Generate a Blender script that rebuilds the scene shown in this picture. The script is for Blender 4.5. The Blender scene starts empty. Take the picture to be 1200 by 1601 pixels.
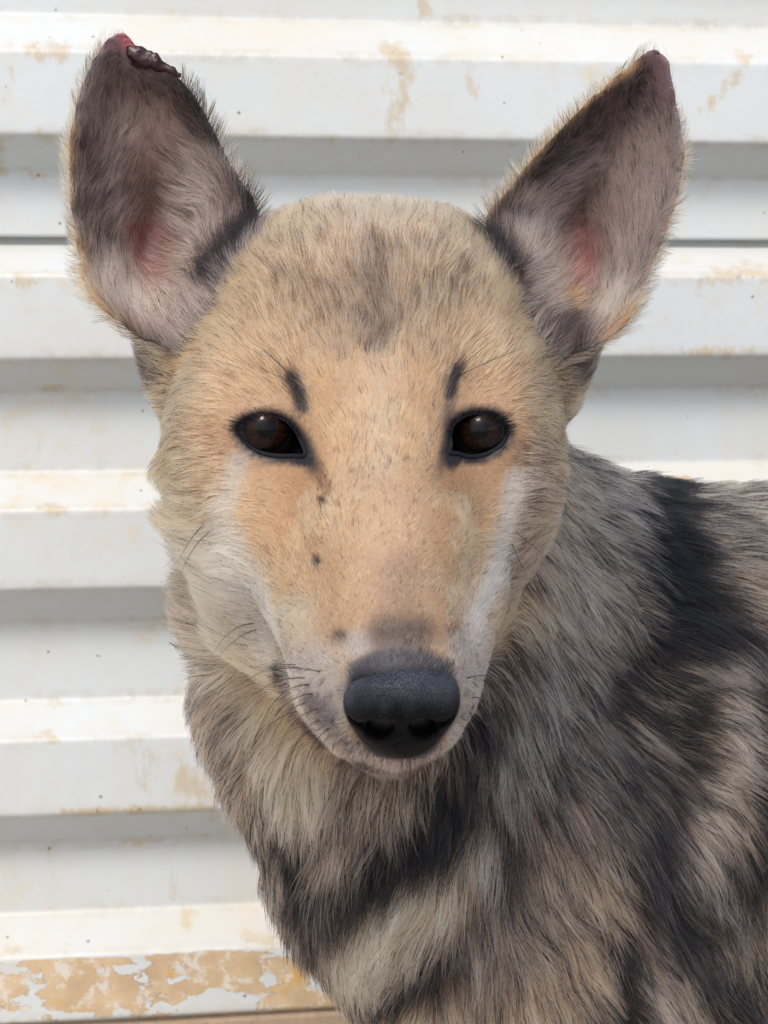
import bpy, math, random
import numpy as np
from mathutils import Vector, Matrix, kdtree

rng = np.random.default_rng(7)
random.seed(7)
QUICK = False

# ------------------------------------------------------------------ camera
F = 3175.0                       # focal length in photo pixels (1200 wide)
PITCH = math.radians(6.1)
CAM = np.array([0.0, 0.0, 0.62])
FW = np.array([0.0, math.cos(PITCH), -math.sin(PITCH)])
UP = np.array([0.0, math.sin(PITCH), math.cos(PITCH)])
RT = np.array([1.0, 0.0, 0.0])
C = bpy.context.scene.collection
sc = bpy.context.scene
cam_d = bpy.data.cameras.new('camera')
cam_d.sensor_fit = 'HORIZONTAL'
cam_d.sensor_width = 36.0
cam_d.lens = F / 1200.0 * 36.0
cam_d.clip_start = 0.02
cam_d.clip_end = 400.0
cam_d.dof.use_dof = True
cam_d.dof.focus_distance = 0.775
cam_d.dof.aperture_fstop = 38.0
cam = bpy.data.objects.new('camera', cam_d)
C.objects.link(cam)
cam.location = CAM
cam.rotation_euler = (math.pi / 2 - PITCH, 0, 0)
sc.camera = cam

# ------------------------------------------------------------------ light
SUN_EL, SUN_AZ = math.radians(50), math.radians(195)   # azimuth clockwise from +Y (north)
world = bpy.data.worlds.new('World')
sc.world = world
world.use_nodes = True
wn = world.node_tree
wn.nodes.clear()
sky = wn.nodes.new('ShaderNodeTexSky')
sky.sky_type = 'NISHITA'
sky.sun_disc = False
sky.sun_elevation = SUN_EL
sky.sun_rotation = SUN_AZ
sky.air_density = 1.0
sky.dust_density = 3.0
sky.ozone_density = 1.0
bg = wn.nodes.new('ShaderNodeBackground')
bg.inputs['Strength'].default_value = 0.13
wo = wn.nodes.new('ShaderNodeOutputWorld')
wn.links.new(sky.outputs[0], bg.inputs['Color'])
wn.links.new(bg.outputs[0], wo.inputs['Surface'])
sun_d = bpy.data.lights.new('sun', 'SUN')
sun_d.energy = 1.2
sun_d.angle = math.radians(15)
sun_d.color = (1.0, 0.97, 0.93)
sun = bpy.data.objects.new('sun', sun_d)
C.objects.link(sun)
sun_dir = Vector((math.sin(SUN_AZ) * math.cos(SUN_EL), math.cos(SUN_AZ) * math.cos(SUN_EL), math.sin(SUN_EL)))
sun.rotation_euler = sun_dir.to_track_quat('Z', 'Y').to_euler()
sc.view_settings.view_transform = 'Standard'
sc.view_settings.look = 'None'
sc.view_settings.gamma = 1.0
sc.view_settings.use_curve_mapping = False
sc.view_settings.exposure = 0.9
sc.cycles.use_denoising = True
sc.cycles.denoiser = 'OPENIMAGEDENOISE'
sc.cycles.denoising_input_passes = 'RGB_ALBEDO_NORMAL'
sc.cycles.denoising_prefilter = 'ACCURATE'
sc.cycles.max_bounces = 8
sc.cycles.transmission_bounces = 6
sc.cycles_curves.shape = 'RIBBONS'
sc.cycles_curves.subdivisions = 1

# ------------------------------------------------------------------ helpers
def P(u, v, d):
    """a point seen at photo pixel (u, v), d metres in front of the camera"""
    return CAM + FW * d + RT * ((u - 600.0) / F * d) + UP * ((800.5 - v) / F * d)

def proj(p):
    q = p - CAM
    d = q @ FW
    return 600.0 + F * (q @ RT) / d, 800.5 - F * (q @ UP) / d, d

def lin(c):
    c = np.asarray(c, dtype=np.float64) / 255.0
    return np.where(c <= 0.04045, c / 12.92, ((c + 0.055) / 1.055) ** 2.4)

def mesh_obj(name, verts, faces, mat, parent=None, smooth=True):
    me = bpy.data.meshes.new(name)
    verts = np.asarray(verts, dtype=np.float32)
    faces = np.asarray(faces) if not isinstance(faces, list) else faces
    if isinstance(faces, np.ndarray):
        k = faces.shape[1]
        me.vertices.add(len(verts))
        me.vertices.foreach_set('co', verts.ravel())
        me.loops.add(faces.size)
        me.loops.foreach_set('vertex_index', faces.astype(np.int32).ravel())
        me.polygons.add(len(faces))
        me.polygons.foreach_set('loop_start', np.arange(0, faces.size, k, dtype=np.int32))
        me.update(calc_edges=True)
        me.validate()
    else:
        me.from_pydata([tuple(map(float, v)) for v in verts], [], faces)
        me.update()
    me.polygons.foreach_set('use_smooth', np.full(len(me.polygons), smooth, dtype=bool))
    if mat:
        me.materials.append(mat)
    o = bpy.data.objects.new(name, me)
    C.objects.link(o)
    if parent:
        o.parent = parent
    return o

def tag(o, label=None, cat=None, group=None, kind=None):
    for k, v in (('label', label), ('category', cat), ('group', group), ('kind', kind)):
        if v:
            o[k] = v
    return o

def tube(path, radii, n=8, caps=True, closed=False):
    """verts, faces of a tube along a polyline"""
    path = np.asarray(path, float)
    m = len(path)
    radii = np.broadcast_to(radii, (m,))
    vs, fs = [], []
    if closed:
        tan = np.roll(path, -1, 0) - np.roll(path, 1, 0)
    else:
        tan = np.gradient(path, axis=0)
    tan /= np.linalg.norm(tan, axis=1)[:, None] + 1e-12
    ref = np.array([0.2, 1.0, 0.1])
    for i in range(m):
        a = np.cross(tan[i], ref); a /= np.linalg.norm(a) + 1e-12
        b = np.cross(tan[i], a)
        for k in range(n):
            t = 2 * math.pi * k / n
            vs.append(path[i] + radii[i] * (a * math.cos(t) + b * math.sin(t)))
    for i in range(m if closed else m - 1):
        j = (i + 1) % m
        for k in range(n):
            k2 = (k + 1) % n
            fs.append((i * n + k, i * n + k2, j * n + k2, j * n + k))
    if caps and not closed:
        fs.append(tuple(range(n - 1, -1, -1)))
        fs.append(tuple(range((m - 1) * n, m * n)))
    return vs, fs

def spline(pts, n):
    """Catmull-Rom through pts"""
    pts = np.asarray(pts, float)
    q = np.vstack([2 * pts[0] - pts[1], pts, 2 * pts[-1] - pts[-2]])
    out = []
    seg = len(pts) - 1
    for i in range(n):
        t = i / (n - 1) * seg
        k = min(int(t), seg - 1)
        t -= k
        p0, p1, p2, p3 = q[k:k + 4]
        out.append(0.5 * ((2 * p1) + (-p0 + p2) * t + (2 * p0 - 5 * p1 + 4 * p2 - p3) * t * t + (-p0 + 3 * p1 - 3 * p2 + p3) * t ** 3))
    return np.array(out)

def spline_closed(pts, n):
    pts = np.asarray(pts, float)
    m = len(pts)
    out = []
    for i in range(n):
        t = i / n * m
        k = int(t); t -= k
        p0, p1, p2, p3 = pts[(k - 1) % m], pts[k % m], pts[(k + 1) % m], pts[(k + 2) % m]
        out.append(0.5 * ((2 * p1) + (-p0 + p2) * t + (2 * p0 - 5 * p1 + 4 * p2 - p3) * t * t + (-p0 + 3 * p1 - 3 * p2 + p3) * t ** 3))
    return np.array(out)

_perm = rng.integers(0, 2 ** 31, size=4096).astype(np.int64)
def _hash(i, j, k):
    return (_perm[(i * 73 + j * 179 + k * 283 + ((i * j) & 7) + ((j * k) & 15) * 31) % 4096] % 10007) / 10007.0

def vnoise(p, scale):
    """smooth value noise 0..1 at points p"""
    q = p / scale + 1000.0
    i = np.floor(q).astype(np.int64)
    f = q - i
    f = f * f * (3 - 2 * f)
    r = 0
    for a in (0, 1):
        for b in (0, 1):
            for c in (0, 1):
                w = (f[:, 0] if a else 1 - f[:, 0]) * (f[:, 1] if b else 1 - f[:, 1]) * (f[:, 2] if c else 1 - f[:, 2])
                r = r + w * _hash(i[:, 0] + a, i[:, 1] + b, i[:, 2] + c)
    return r

def sstep(a, b, x):
    t = np.clip((x - a) / (b - a), 0, 1)
    return t * t * (3 - 2 * t)

def seg_dist2(u, v, pts):
    """2-D distance from (u, v) to a polyline"""
    best = np.full(u.shape, 1e9)
    pts = [pts[0], pts[0]] if len(pts) == 1 else pts
    for (x0, y0), (x1, y1) in zip(pts[:-1], pts[1:]):
        dx, dy = x1 - x0, y1 - y0
        L2 = dx * dx + dy * dy + 1e-9
        t = np.clip(((u - x0) * dx + (v - y0) * dy) / L2, 0, 1)
        best = np.minimum(best, np.hypot(u - x0 - t * dx, v - y0 - t * dy))
    return best

def poly_sd(u, v, poly):
    """signed distance to a closed 2-D polygon, negative inside"""
    poly = [tuple(p) for p in poly]
    d = seg_dist2(u, v, poly + [poly[0]])
    ins = np.zeros(u.shape, bool)
    n = len(poly)
    for i in range(n):
        x0, y0 = poly[i]; x1, y1 = poly[(i + 1) % n]
        if y0 == y1:
            continue
        c = (y0 > v) != (y1 > v)
        ins ^= c & (u < (x1 - x0) * (v - y0) / (y1 - y0) + x0)
    return np.where(ins, -d, d)

# ------------------------------------------------------------------ materials
def new_mat(name):
    m = bpy.data.materials.new(name)
    m.use_nodes = True
    nt = m.node_tree
    return m, nt, nt.nodes['Principled BSDF']

def mat_simple(name, col, rough=0.5, spec=0.5, coat=0.0, bump=None):
    m, nt, b = new_mat(name)
    b.inputs['Base Color'].default_value = (*col, 1)
    b.inputs['Roughness'].default_value = rough
    b.inputs['Specular IOR Level'].default_value = spec
    b.inputs['Coat Weight'].default_value = coat
    if bump:
        tc = nt.nodes.new('ShaderNodeTexCoord')
        n = nt.nodes.new('ShaderNodeTexNoise')
        n.inputs['Scale'].default_value = bump[0]
        n.inputs['Detail'].default_value = 4
        bp = nt.nodes.new('ShaderNodeBump')
        bp.inputs['Strength'].default_value = bump[1]
        bp.inputs['Distance'].default_value = bump[2]
        nt.links.new(tc.outputs['Object'], n.inputs['Vector'])
        nt.links.new(n.outputs['Fac'], bp.inputs['Height'])
        nt.links.new(bp.outputs['Normal'], b.inputs['Normal'])
    return m

# ------------------------------------------------------------------ ground, plinth, corrugated wall
YAW = math.radians(9.0)
WD = 1.20                                       # distance of the outer faces straight ahead
wx = np.array([math.cos(YAW), math.sin(YAW), 0.0])   # along the wall, away to the right
wn_ = np.array([math.sin(YAW), -math.cos(YAW), 0.0]) # out of the wall, towards the camera
W0 = np.array([0.0, WD, 0.0])

def wall_z(v, off, u=0.0):
    """height on the wall (offset off out of the outer face) of the line seen at photo pixel (u, v)"""
    r = P(u, v, 1.0) - CAM
    o = W0 + wn_ * off
    t = ((o - CAM) @ wn_) / (r @ wn_)
    return (CAM + r * t)[2]

def N(nt, kind, **kw):
    n = nt.nodes.new(kind)
    for k, v in kw.items():
        if k in n.inputs.keys():
            n.inputs[k].default_value = v
        else:
            setattr(n, k, v)
    return n

def mix(nt, fac, a, b, blend='MIX'):
    m = nt.nodes.new('ShaderNodeMix')
    m.data_type = 'RGBA'
    m.blend_type = blend
    for sock, val in ((m.inputs[0], fac), (m.inputs[6], a), (m.inputs[7], b)):
        if isinstance(val, bpy.types.NodeSocket):
            nt.links.new(val, sock)
        else:
            sock.default_value = val if not isinstance(val, tuple) else (*val, 1)
    return m.outputs[2]

def ramp(nt, fac, lo, hi):
    r = nt.nodes.new('ShaderNodeMapRange')
    r.interpolation_type = 'SMOOTHSTEP'
    r.inputs[1].default_value = lo
    r.inputs[2].default_value = hi
    nt.links.new(fac, r.inputs[0])
    return r.outputs[0]

def math_n(nt, op, a, b=0.0):
    m = nt.nodes.new('ShaderNodeMath')
    m.operation = op
    for s, val in ((m.inputs[0], a), (m.inputs[1], b)):
        if isinstance(val, bpy.types.NodeSocket):
            nt.links.new(val, s)
        else:
            s.default_value = val
    return m.outputs[0]

def paint_material(name, peel):
    m, nt, b = new_mat(name)
    tc = N(nt, 'ShaderNodeTexCoord')
    obj = tc.outputs['Object']
    def noise(scale, detail=5, rough=0.6, vec=obj, stretch=None, loc=(0, 0, 0)):
        if stretch or loc != (0, 0, 0):
            mp = nt.nodes.new('ShaderNodeMapping')
            mp.inputs['Scale'].default_value = stretch or (1, 1, 1)
            mp.inputs['Location'].default_value = loc
            nt.links.new(vec, mp.inputs['Vector'])
            vec = mp.outputs[0]
        n = N(nt, 'ShaderNodeTexNoise', Scale=scale, Detail=detail, Roughness=rough)
        nt.links.new(vec, n.inputs['Vector'])
        return n.outputs['Fac']
    base = (0.485, 0.515, 0.52)
    dirt_col = (0.36, 0.28, 0.18)
    # clean paint with faint cloudiness
    col = mix(nt, ramp(nt, noise(5), 0.35, 0.7), base, (0.475, 0.485, 0.465))
    # yellowed grime, more along the bends (attribute "edge": 1 at the bends)
    at = nt.nodes.new('ShaderNodeAttribute'); at.attribute_name = 'edge'
    edge = at.outputs['Fac']
    g1 = noise(9, 8, 0.7)
    g1s = ramp(nt, g1, 0.46, 0.70)
    g2 = noise(55, 6, 0.7, loc=(3, 1, 2))
    g2s = ramp(nt, g2, 0.45, 0.68)
    grime = math_n(nt, 'MULTIPLY', g1s, g2s)
    grime = math_n(nt, 'MULTIPLY', grime, 0.8)
    col = mix(nt, grime, col, (0.50, 0.42, 0.30))
    # stains with places of their own
    st = nt.nodes.new('ShaderNodeAttribute'); st.attribute_name = 'stain'
    sn = noise(1.0, 8, 0.72, stretch=(70, 70, 34), loc=(8, 3, 5))
    smk = ramp(nt, math_n(nt, 'ADD', sn, math_n(nt, 'MULTIPLY', st.outputs['Fac'], 0.30)), 0.62, 0.80)
    smk = math_n(nt, 'MULTIPLY', smk, ramp(nt, st.outputs['Fac'], 0.0, 0.4))
    col = mix(nt, math_n(nt, 'MULTIPLY', smk, 0.75), col, (0.42, 0.34, 0.22))
    sn2 = noise(1.0, 6, 0.7, stretch=(160, 160, 90), loc=(1, 3, 5))
    smd = math_n(nt, 'MULTIPLY', ramp(nt, math_n(nt, 'ADD', sn2, math_n(nt, 'MULTIPLY', st.outputs['Fac'], 0.22)), 0.80, 0.86), ramp(nt, st.outputs['Fac'], 0.3, 0.6))
    col = mix(nt, math_n(nt, 'MULTIPLY', smd, 0.8), col, (0.22, 0.14, 0.07))
    # faint yellowing spreading from the bends and thin runs of dirt
    fr = math_n(nt, 'MULTIPLY', ramp(nt, noise(1.0, 5, 0.6, stretch=(46, 46, 3.0), loc=(2, 9, 1)), 0.46, 0.72), ramp(nt, noise(7, 4, 0.6, loc=(5, 1, 2)), 0.38, 0.62))
    col = mix(nt, math_n(nt, 'MULTIPLY', fr, 0.34), col, (0.50, 0.44, 0.33))
    fine = math_n(nt, 'MULTIPLY', ramp(nt, noise(240, 6, 0.75, loc=(7, 1, 2)), 0.60, 0.70), ramp(nt, noise(11, 4, 0.6, loc=(1, 4, 2)), 0.46, 0.60))
    col = mix(nt, math_n(nt, 'MULTIPLY', fine, 0.38), col, (0.34, 0.26, 0.17))
    # drips running down
    dr = noise(1.0, 6, 0.65, stretch=(60, 60, 7), loc=(5, 2, 1))
    drm = math_n(nt, 'MULTIPLY', ramp(nt, dr, 0.60, 0.78), ramp(nt, noise(6, 3, 0.5, loc=(9, 9, 3)), 0.5, 0.66))
    col = mix(nt, math_n(nt, 'MULTIPLY', drm, 0.55), col, (0.50, 0.38, 0.22))
    # rust-brown line of dirt held in the bends
    en = math_n(nt, 'MULTIPLY', math_n(nt, 'MULTIPLY', edge, ramp(nt, noise(16, 8, 0.75, loc=(1, 7, 4)), 0.38, 0.66)), ramp(nt, noise(110, 5, 0.7), 0.36, 0.62))
    col = mix(nt, math_n(nt, 'MULTIPLY', en, 0.5), col, dirt_col)
    # dust lies on the faces that look up
    gn = nt.nodes.new('ShaderNodeNewGeometry'); gs = nt.nodes.new('ShaderNodeSeparateXYZ')
    nt.links.new(gn.outputs['True Normal'], gs.inputs[0])
    upf = math_n(nt, 'MULTIPLY', ramp(nt, gs.outputs['Z'], 0.25, 0.6), ramp(nt, noise(13, 7, 0.7, loc=(6, 2, 2)), 0.36, 0.64))
    col = mix(nt, math_n(nt, 'MULTIPLY', upf, 0.30), col, (0.52, 0.45, 0.33))
    # thin broken scratches
    scn = noise(1.0, 5, 0.75, stretch=(40, 40, 260), loc=(2, 2, 8))
    scm = math_n(nt, 'MULTIPLY', ramp(nt, scn, 0.70, 0.74), ramp(nt, noise(14, 3, loc=(4, 4, 4)), 0.55, 0.6))
    col = mix(nt, math_n(nt, 'MULTIPLY', scm, 0.6), col, (0.55, 0.42, 0.26))
    # specks
    vo = N(nt, 'ShaderNodeTexVoronoi', Scale=85.0, Randomness=1.0)
    nt.links.new(obj, vo.inputs['Vector'])
    sp = math_n(nt, 'LESS_THAN', vo.outputs['Distance'], 0.085)
    sep = nt.nodes.new('ShaderNodeSeparateColor')
    nt.links.new(vo.outputs['Color'], sep.inputs[0])
    keep = math_n(nt, 'GREATER_THAN', sep.outputs[0], 0.80)
    spm = math_n(nt, 'MULTIPLY', sp, keep)
    col = mix(nt, math_n(nt, 'MULTIPLY', spm, 0.8), col, (0.16, 0.11, 0.07))
    height = math_n(nt, 'MULTIPLY', noise(220, 5, 0.65), 0.25)
    height = math_n(nt, 'ADD', height, math_n(nt, 'MULTIPLY', noise(38, 6, 0.7), 0.35))
    # peeled paint: bare tan primer where the paint has come away
    if peel:
        at2 = nt.nodes.new('ShaderNodeAttribute'); at2.attribute_name = 'peel'
        pn = noise(1.0, 10, 0.62, stretch=(20, 20, 40), loc=(2.3, 1.7, 0.4))
        val = math_n(nt, 'ADD', math_n(nt, 'ADD', math_n(nt, 'MULTIPLY', pn, 1.7), -0.35), math_n(nt, 'MULTIPLY', math_n(nt, 'SUBTRACT', at2.outputs['Fac'], 0.5), 0.62))
        pm = ramp(nt, val, 0.515, 0.525)
        prim = mix(nt, ramp(nt, noise(30, 7, 0.7, loc=(6, 6, 6)), 0.3, 0.75), (0.50, 0.38, 0.24), (0.37, 0.26, 0.155))
        prim = mix(nt, ramp(nt, noise(18, 4, 0.6, loc=(1, 1, 9)), 0.60, 0.66), prim, (0.48, 0.29, 0.09))
        # pale scuffed grey remains
        prim = mix(nt, math_n(nt, 'MULTIPLY', ramp(nt, noise(70, 7, 0.75, loc=(4, 3, 1)), 0.52, 0.6), 0.7), prim, (0.55, 0.54, 0.50))
        col = mix(nt, pm, col, prim)
        rim = math_n(nt, 'MULTIPLY', ramp(nt, val, 0.495, 0.515), math_n(nt, 'SUBTRACT', 1.0, pm))
        col = mix(nt, math_n(nt, 'MULTIPLY', rim, 0.35), col, (0.85, 0.83, 0.78))
        height = math_n(nt, 'SUBTRACT', height, math_n(nt, 'MULTIPLY', pm, 1.1))
        rough = N(nt, 'ShaderNodeMapRange')
        nt.links.new(pm, rough.inputs[0])
        rough.inputs[3].default_value = 0.42
        rough.inputs[4].default_value = 0.85
        nt.links.new(rough.outputs[0], b.inputs['Roughness'])
    else:
        b.inputs['Roughness'].default_value = 0.42
    nt.links.new(col, b.inputs['Base Color'])
    bp = nt.nodes.new('ShaderNodeBump')
    bp.inputs['Strength'].default_value = 0.8
    bp.inputs['Distance'].default_value = 0.0009
    nt.links.new(height, bp.inputs['Height'])
    nt.links.new(bp.outputs['Normal'], b.inputs['Normal'])
    b.inputs['Specular IOR Level'].default_value = 0.4
    return m

M_paint = paint_material('white_wall_paint', False)
M_peel = paint_material('peeling_wall_paint', True)

DEEP = -0.027                                   # recessed faces
def profile(rows):
    """rows of (photo row, offset) -> list of (z, off) with rounded bends"""
    pts = [(wall_z(v, o), o) for v, o in rows]
    out = []
    for i, (z, o) in enumerate(pts):
        if i == 0 or i == len(pts) - 1:
            out.append((z, o, 0.0)); continue
        (za, oa), (zb, ob) = pts[i - 1], pts[i + 1]
        r = 0.0022
        a = np.array([za - z, oa - o]); a /= np.linalg.norm(a)
        b = np.array([zb - z, ob - o]); b /= np.linalg.norm(b)
        p = np.array([z, o])
        for t in (0, 0.25, 0.5, 0.75, 1):
            q = (1 - t) ** 2 * (p + a * r) + 2 * t * (1 - t) * p + t * t * (p + b * r)
            out.append((q[0], q[1], 1.0))
    # extra rows so grime can fade away from the bends
    fin = []
    for (z0, o0, e0), (z1, o1, e1) in zip(out[:-1], out[1:]):
        fin.append((z0, o0, e0))
        L = math.hypot(z1 - z0, o1 - o0)
        if L > 0.008:
            for s in (0.0025, 0.005):
                t = s / L
                fin.append((z0 + (z1 - z0) * t, o0 + (o1 - o0) * t, e0 * (0.7 if s < 0.004 else 0)))
            for k in range(1, 8):
                t = 0.005 / L + (1 - 0.010 / L) * k / 8
                fin.append((z0 + (z1 - z0) * t, o0 + (o1 - o0) * t, 0.0))
            for s in (0.005, 0.0025):
                t = 1 - s / L
                fin.append((z0 + (z1 - z0) * t, o0 + (o1 - o0) * t, e1 * (0.7 if s < 0.004 else 0)))
    fin.append(out[-1])
    return fin

XS = np.concatenate([np.linspace(-1.6, -0.45, 8)[:-1], np.linspace(-0.45, 0.55, 140), np.linspace(0.55, 2.6, 12)[1:]])

STAINS = [([(612, 72), (628, 110), (622, 160), (602, 215)], 26, 1.0), ([(655, 5), (662, 20)], 14, 0.9), ([(525, 214), (522, 224)], 12, 1.1), ([(20, 75), (90, 82)], 26, 0.75),
          ([(10, 110), (6, 150)], 22, 0.6), ([(55, 205), (90, 215)], 18, 0.7), ([(5, 215), (8, 270)], 14, 0.9), ([(745, 105), (742, 140)], 22, 0.6), ([(600, 225), (560, 275)], 22, 0.5),
          ([(1165, 100), (1120, 150), (1095, 175)], 16, 0.7), ([(1155, 85), (1165, 92)], 16, 0.9), ([(1015, 20), (1020, 26)], 9, 0.9), ([(1130, 426), (1195, 432)], 24, 1.0),
          ([(1105, 440), (1095, 455)], 22, 0.7), ([(1065, 552), (1180, 548)], 12, 0.8), ([(985, 680), (1010, 660)], 16, 0.6), ([(30, 440), (80, 436)], 16, 0.8), ([(60, 606), (95, 610)], 12, 0.9),
          ([(70, 660), (60, 690)], 26, 0.5), ([(60, 795), (100, 800)], 14, 0.9), ([(0, 745), (240, 742)], 9, 0.45), ([(210, 1180), (330, 1250)], 46, 0.62), ([(100, 1270), (330, 1262)], 10, 1.0),
          ([(50, 1150), (75, 1145)], 14, 0.8), ([(0, 1160), (250, 1152)], 10, 0.5), ([(200, 1318), (330, 1306)], 10, 0.7), ([(265, 1335), (262, 1400)], 22, 0.6), ([(300, 1405), (290, 1470)], 16, 0.8),
          ([(90, 1330), (84, 1400)], 24, 0.5), ([(380, 1460), (430, 1475)], 14, 0.7), ([(0, 1485), (60, 1482)], 10, 0.7), ([(100, 1475), (110, 1500)], 12, 0.5), ([(0, 275), (100, 276)], 7, 0.5),
          ([(400, 215), (1190, 232)], 8, 0.4), ([(1100, 280), (1110, 330)], 22, 0.35), ([(1170, 580), (1160, 600)], 10, 0.5), ([(930, 700), (1190, 712)], 10, 0.3), ([(130, 500), (170, 550)], 26, 0.4)]

def sheet(name, rows, mat, th=0.0012, peel_from=None):
    """a folded metal sheet with thickness and slight unevenness"""
    pr = profile(rows)
    nz, nx = len(pr), len(XS)
    V, E, K = [], [], []
    for side in (0, 1):
        for z, o, e in pr:
            X = XS
            q = np.stack([X, np.full(nx, z), np.zeros(nx)], 1)
            wob = (vnoise(q * [1, 1, 1], 0.16) - 0.5) * 0.0022 + (vnoise(q, 0.05) - 0.5) * 0.0007
            zw = (vnoise(np.stack([X, np.full(nx, round(z, 1)), np.zeros(nx)], 1), 0.22) - 0.5) * 0.0016
            pts = W0[None] + wx[None] * X[:, None] + wn_[None] * (o + wob - side * th)[:, None]
            pts[:, 2] = z + zw
            V.append(pts); E.append(np.full(nx, e)); 
            K.append(np.full(nx, 0.0 if peel_from is None else float(sstep(peel_from, peel_from - 0.004, z))))
    V = np.vstack(V); E = np.hstack(E); K = np.hstack(K)
    pu, pv, _ = proj(V)
    ST = np.zeros(len(V))
    for pts_, rr, aa in STAINS:
        ST = np.maximum(ST, aa * (1 - sstep(0, rr * 1.5, seg_dist2(pu, pv, pts_))))
    K = K * (0.67 - 0.17 * sstep(1530, 1580, pv) - 0.16 * sstep(470, 500, pu))
    fs = []
    idx = lambda s, i, j: s * nz * nx + i * nx + j
    for i in range(nz - 1):
        for j in range(nx - 1):
            fs.append((idx(0, i, j), idx(0, i + 1, j), idx(0, i + 1, j + 1), idx(0, i, j + 1)))
            fs.append((idx(1, i, j), idx(1, i, j + 1), idx(1, i + 1, j + 1), idx(1, i + 1, j)))
    for j in range(nx - 1):
        for i in (0, nz - 1):
            a, b_, c, d = idx(0, i, j), idx(0, i, j + 1), idx(1, i, j + 1), idx(1, i, j)
            fs.append((a, b_, c, d) if i == 0 else (a, d, c, b_))
    o = mesh_obj(name, V, np.array(fs), mat)
    for nm, dat in (('edge', E), ('peel', K), ('stain', ST)):
        a = o.data.attributes.new(nm, 'FLOAT', 'POINT')
        a.data.foreach_set('value', dat.astype(np.float32))
    return o

wall = bpy.data.objects.new('corrugated_wall', None)
C.objects.link(wall)
tag(wall, 'off-white corrugated metal wall with horizontal ribs, grime and peeling paint at its foot', 'wall')
D_ = DEEP
PER = 356
up_rows = []
for k in range(-4, 1):
    b = k * PER
    if k < 0:
        up_rows += [(-334 + (k + 1) * PER + 20 - 20, D_)] if False else []
rows = []
for k in range(-4, 0):                           # ribs above the frame
    b = 22 + k * PER
    rows += [(b, D_), (b + 56, 0), (b + 183, 0), (b + 246, D_)]
rows += [(22, D_), (77, 0), (208, 0), (270, D_), (369.5, D_)]
upper = sheet('panel', rows, M_paint, th=0.0045)
rows2 = [(352, D_ - 0.0065), (378, D_ - 0.0065), (429, 0), (560, 0), (615, D_), (739, D_), (798, 0), (922, 0), (977, D_), (1097, D_),
         (1159, 0), (1278, 0), (1322, D_), (1431, D_), (1501, 0), (1602, 0), (1606, -0.012)]
zpeel = wall_z(1499, 0)
lower = sheet('panel', rows2, M_peel, peel_from=zpeel)
upper.parent = wall
lower.parent = wall

# concrete plinth below the sheets
def concrete(name, col, col2, sc_=14):
    m, nt, b = new_mat(name)
    tc = N(nt, 'ShaderNodeTexCoord')
    n = N(nt, 'ShaderNodeTexNoise', Scale=sc_, Detail=10, Roughness=0.7)
    nt.links.new(tc.outputs['Object'], n.inputs['Vector'])
    n2 = N(nt, 'ShaderNodeTexNoise', Scale=sc_ * 14, Detail=5, Roughness=0.7)
    nt.links.new(tc.outputs['Object'], n2.inputs['Vector'])
    c = mix(nt, ramp(nt, n.outputs['Fac'], 0.35, 0.7), col, col2)
    c = mix(nt, math_n(nt, 'MULTIPLY', ramp(nt, n2.outputs['Fac'], 0.5, 0.7), 0.3), c, tuple(x * 0.5 for x in col))
    nt.links.new(c, b.inputs['Base Color'])
    b.inputs['Roughness'].default_value = 0.9
    bp = nt.nodes.new('ShaderNodeBump')
    bp.inputs['Strength'].default_value = 0.6
    bp.inputs['Distance'].default_value = 0.002
    nt.links.new(n2.outputs['Fac'], bp.inputs['Height'])
    nt.links.new(bp.outputs['Normal'], b.inputs['Normal'])
    return m

M_conc = concrete('brown_concrete', (0.30, 0.22, 0.15), (0.38, 0.29, 0.20))
M_gnd = concrete('dusty_ground', (0.38, 0.35, 0.31), (0.46, 0.43, 0.39), 4)
zt = wall_z(1603, 0) + 0.004
vs = []
for (o, z) in ((0.010, 0.0), (0.010, zt - 0.010), (0.004, zt - 0.004), (-0.010, zt - 0.003), (-0.010, zt + 0.02), (-0.12, zt + 0.02), (-0.12, 0)):
    for X in (-1.6, 2.6):
        p = W0 + wx * X + wn_ * (o - 0.012); p[2] = z
        vs.append(p)
n = 7
fs = [(2 * i, 2 * i + 1, 2 * ((i + 1) % n) + 1, 2 * ((i + 1) % n)) for i in range(n)]
fs += [tuple(range(0, 14, 2))[::-1], tuple(range(1, 14, 2))]
pl = mesh_obj('plinth', vs, fs, M_conc, smooth=False)
tag(pl, 'brown concrete plinth under the corrugated metal wall', 'plinth', kind='structure')
g = mesh_obj('ground', [(-60, -60, 0), (60, -60, 0), (60, 60, 0), (-60, 60, 0)], [(0, 1, 2, 3)], M_gnd, smooth=False)
tag(g, kind='structure')

# ------------------------------------------------------------------ dog: one skin from a signed distance field
def mm(v):
    return v * 0.001

class Prim:
    __slots__ = ('g', 'fn', 'lo', 'hi', 'k', 'op')
    def __init__(s, g, fn, lo, hi, k, op='u'):
        s.g, s.fn, s.lo, s.hi, s.k, s.op = g, fn, np.asarray(lo), np.asarray(hi), k, op

PR = []
AX = np.stack([RT, FW, UP])          # rows: right, away, up of the head frame (camera frame)

def rot(yaw=0, pitch=0, roll=0):
    """small turn of an ellipsoid about up, right and away axes (degrees)"""
    y, p, r = map(math.radians, (yaw, pitch, roll))
    Rz = np.array([[math.cos(y), -math.sin(y), 0], [math.sin(y), math.cos(y), 0], [0, 0, 1]])
    Rx = np.array([[1, 0, 0], [0, math.cos(p), -math.sin(p)], [0, math.sin(p), math.cos(p)]])
    Ry = np.array([[math.cos(r), 0, math.sin(r)], [0, 1, 0], [-math.sin(r), 0, math.cos(r)]])
    return Rz @ Rx @ Ry

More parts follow.
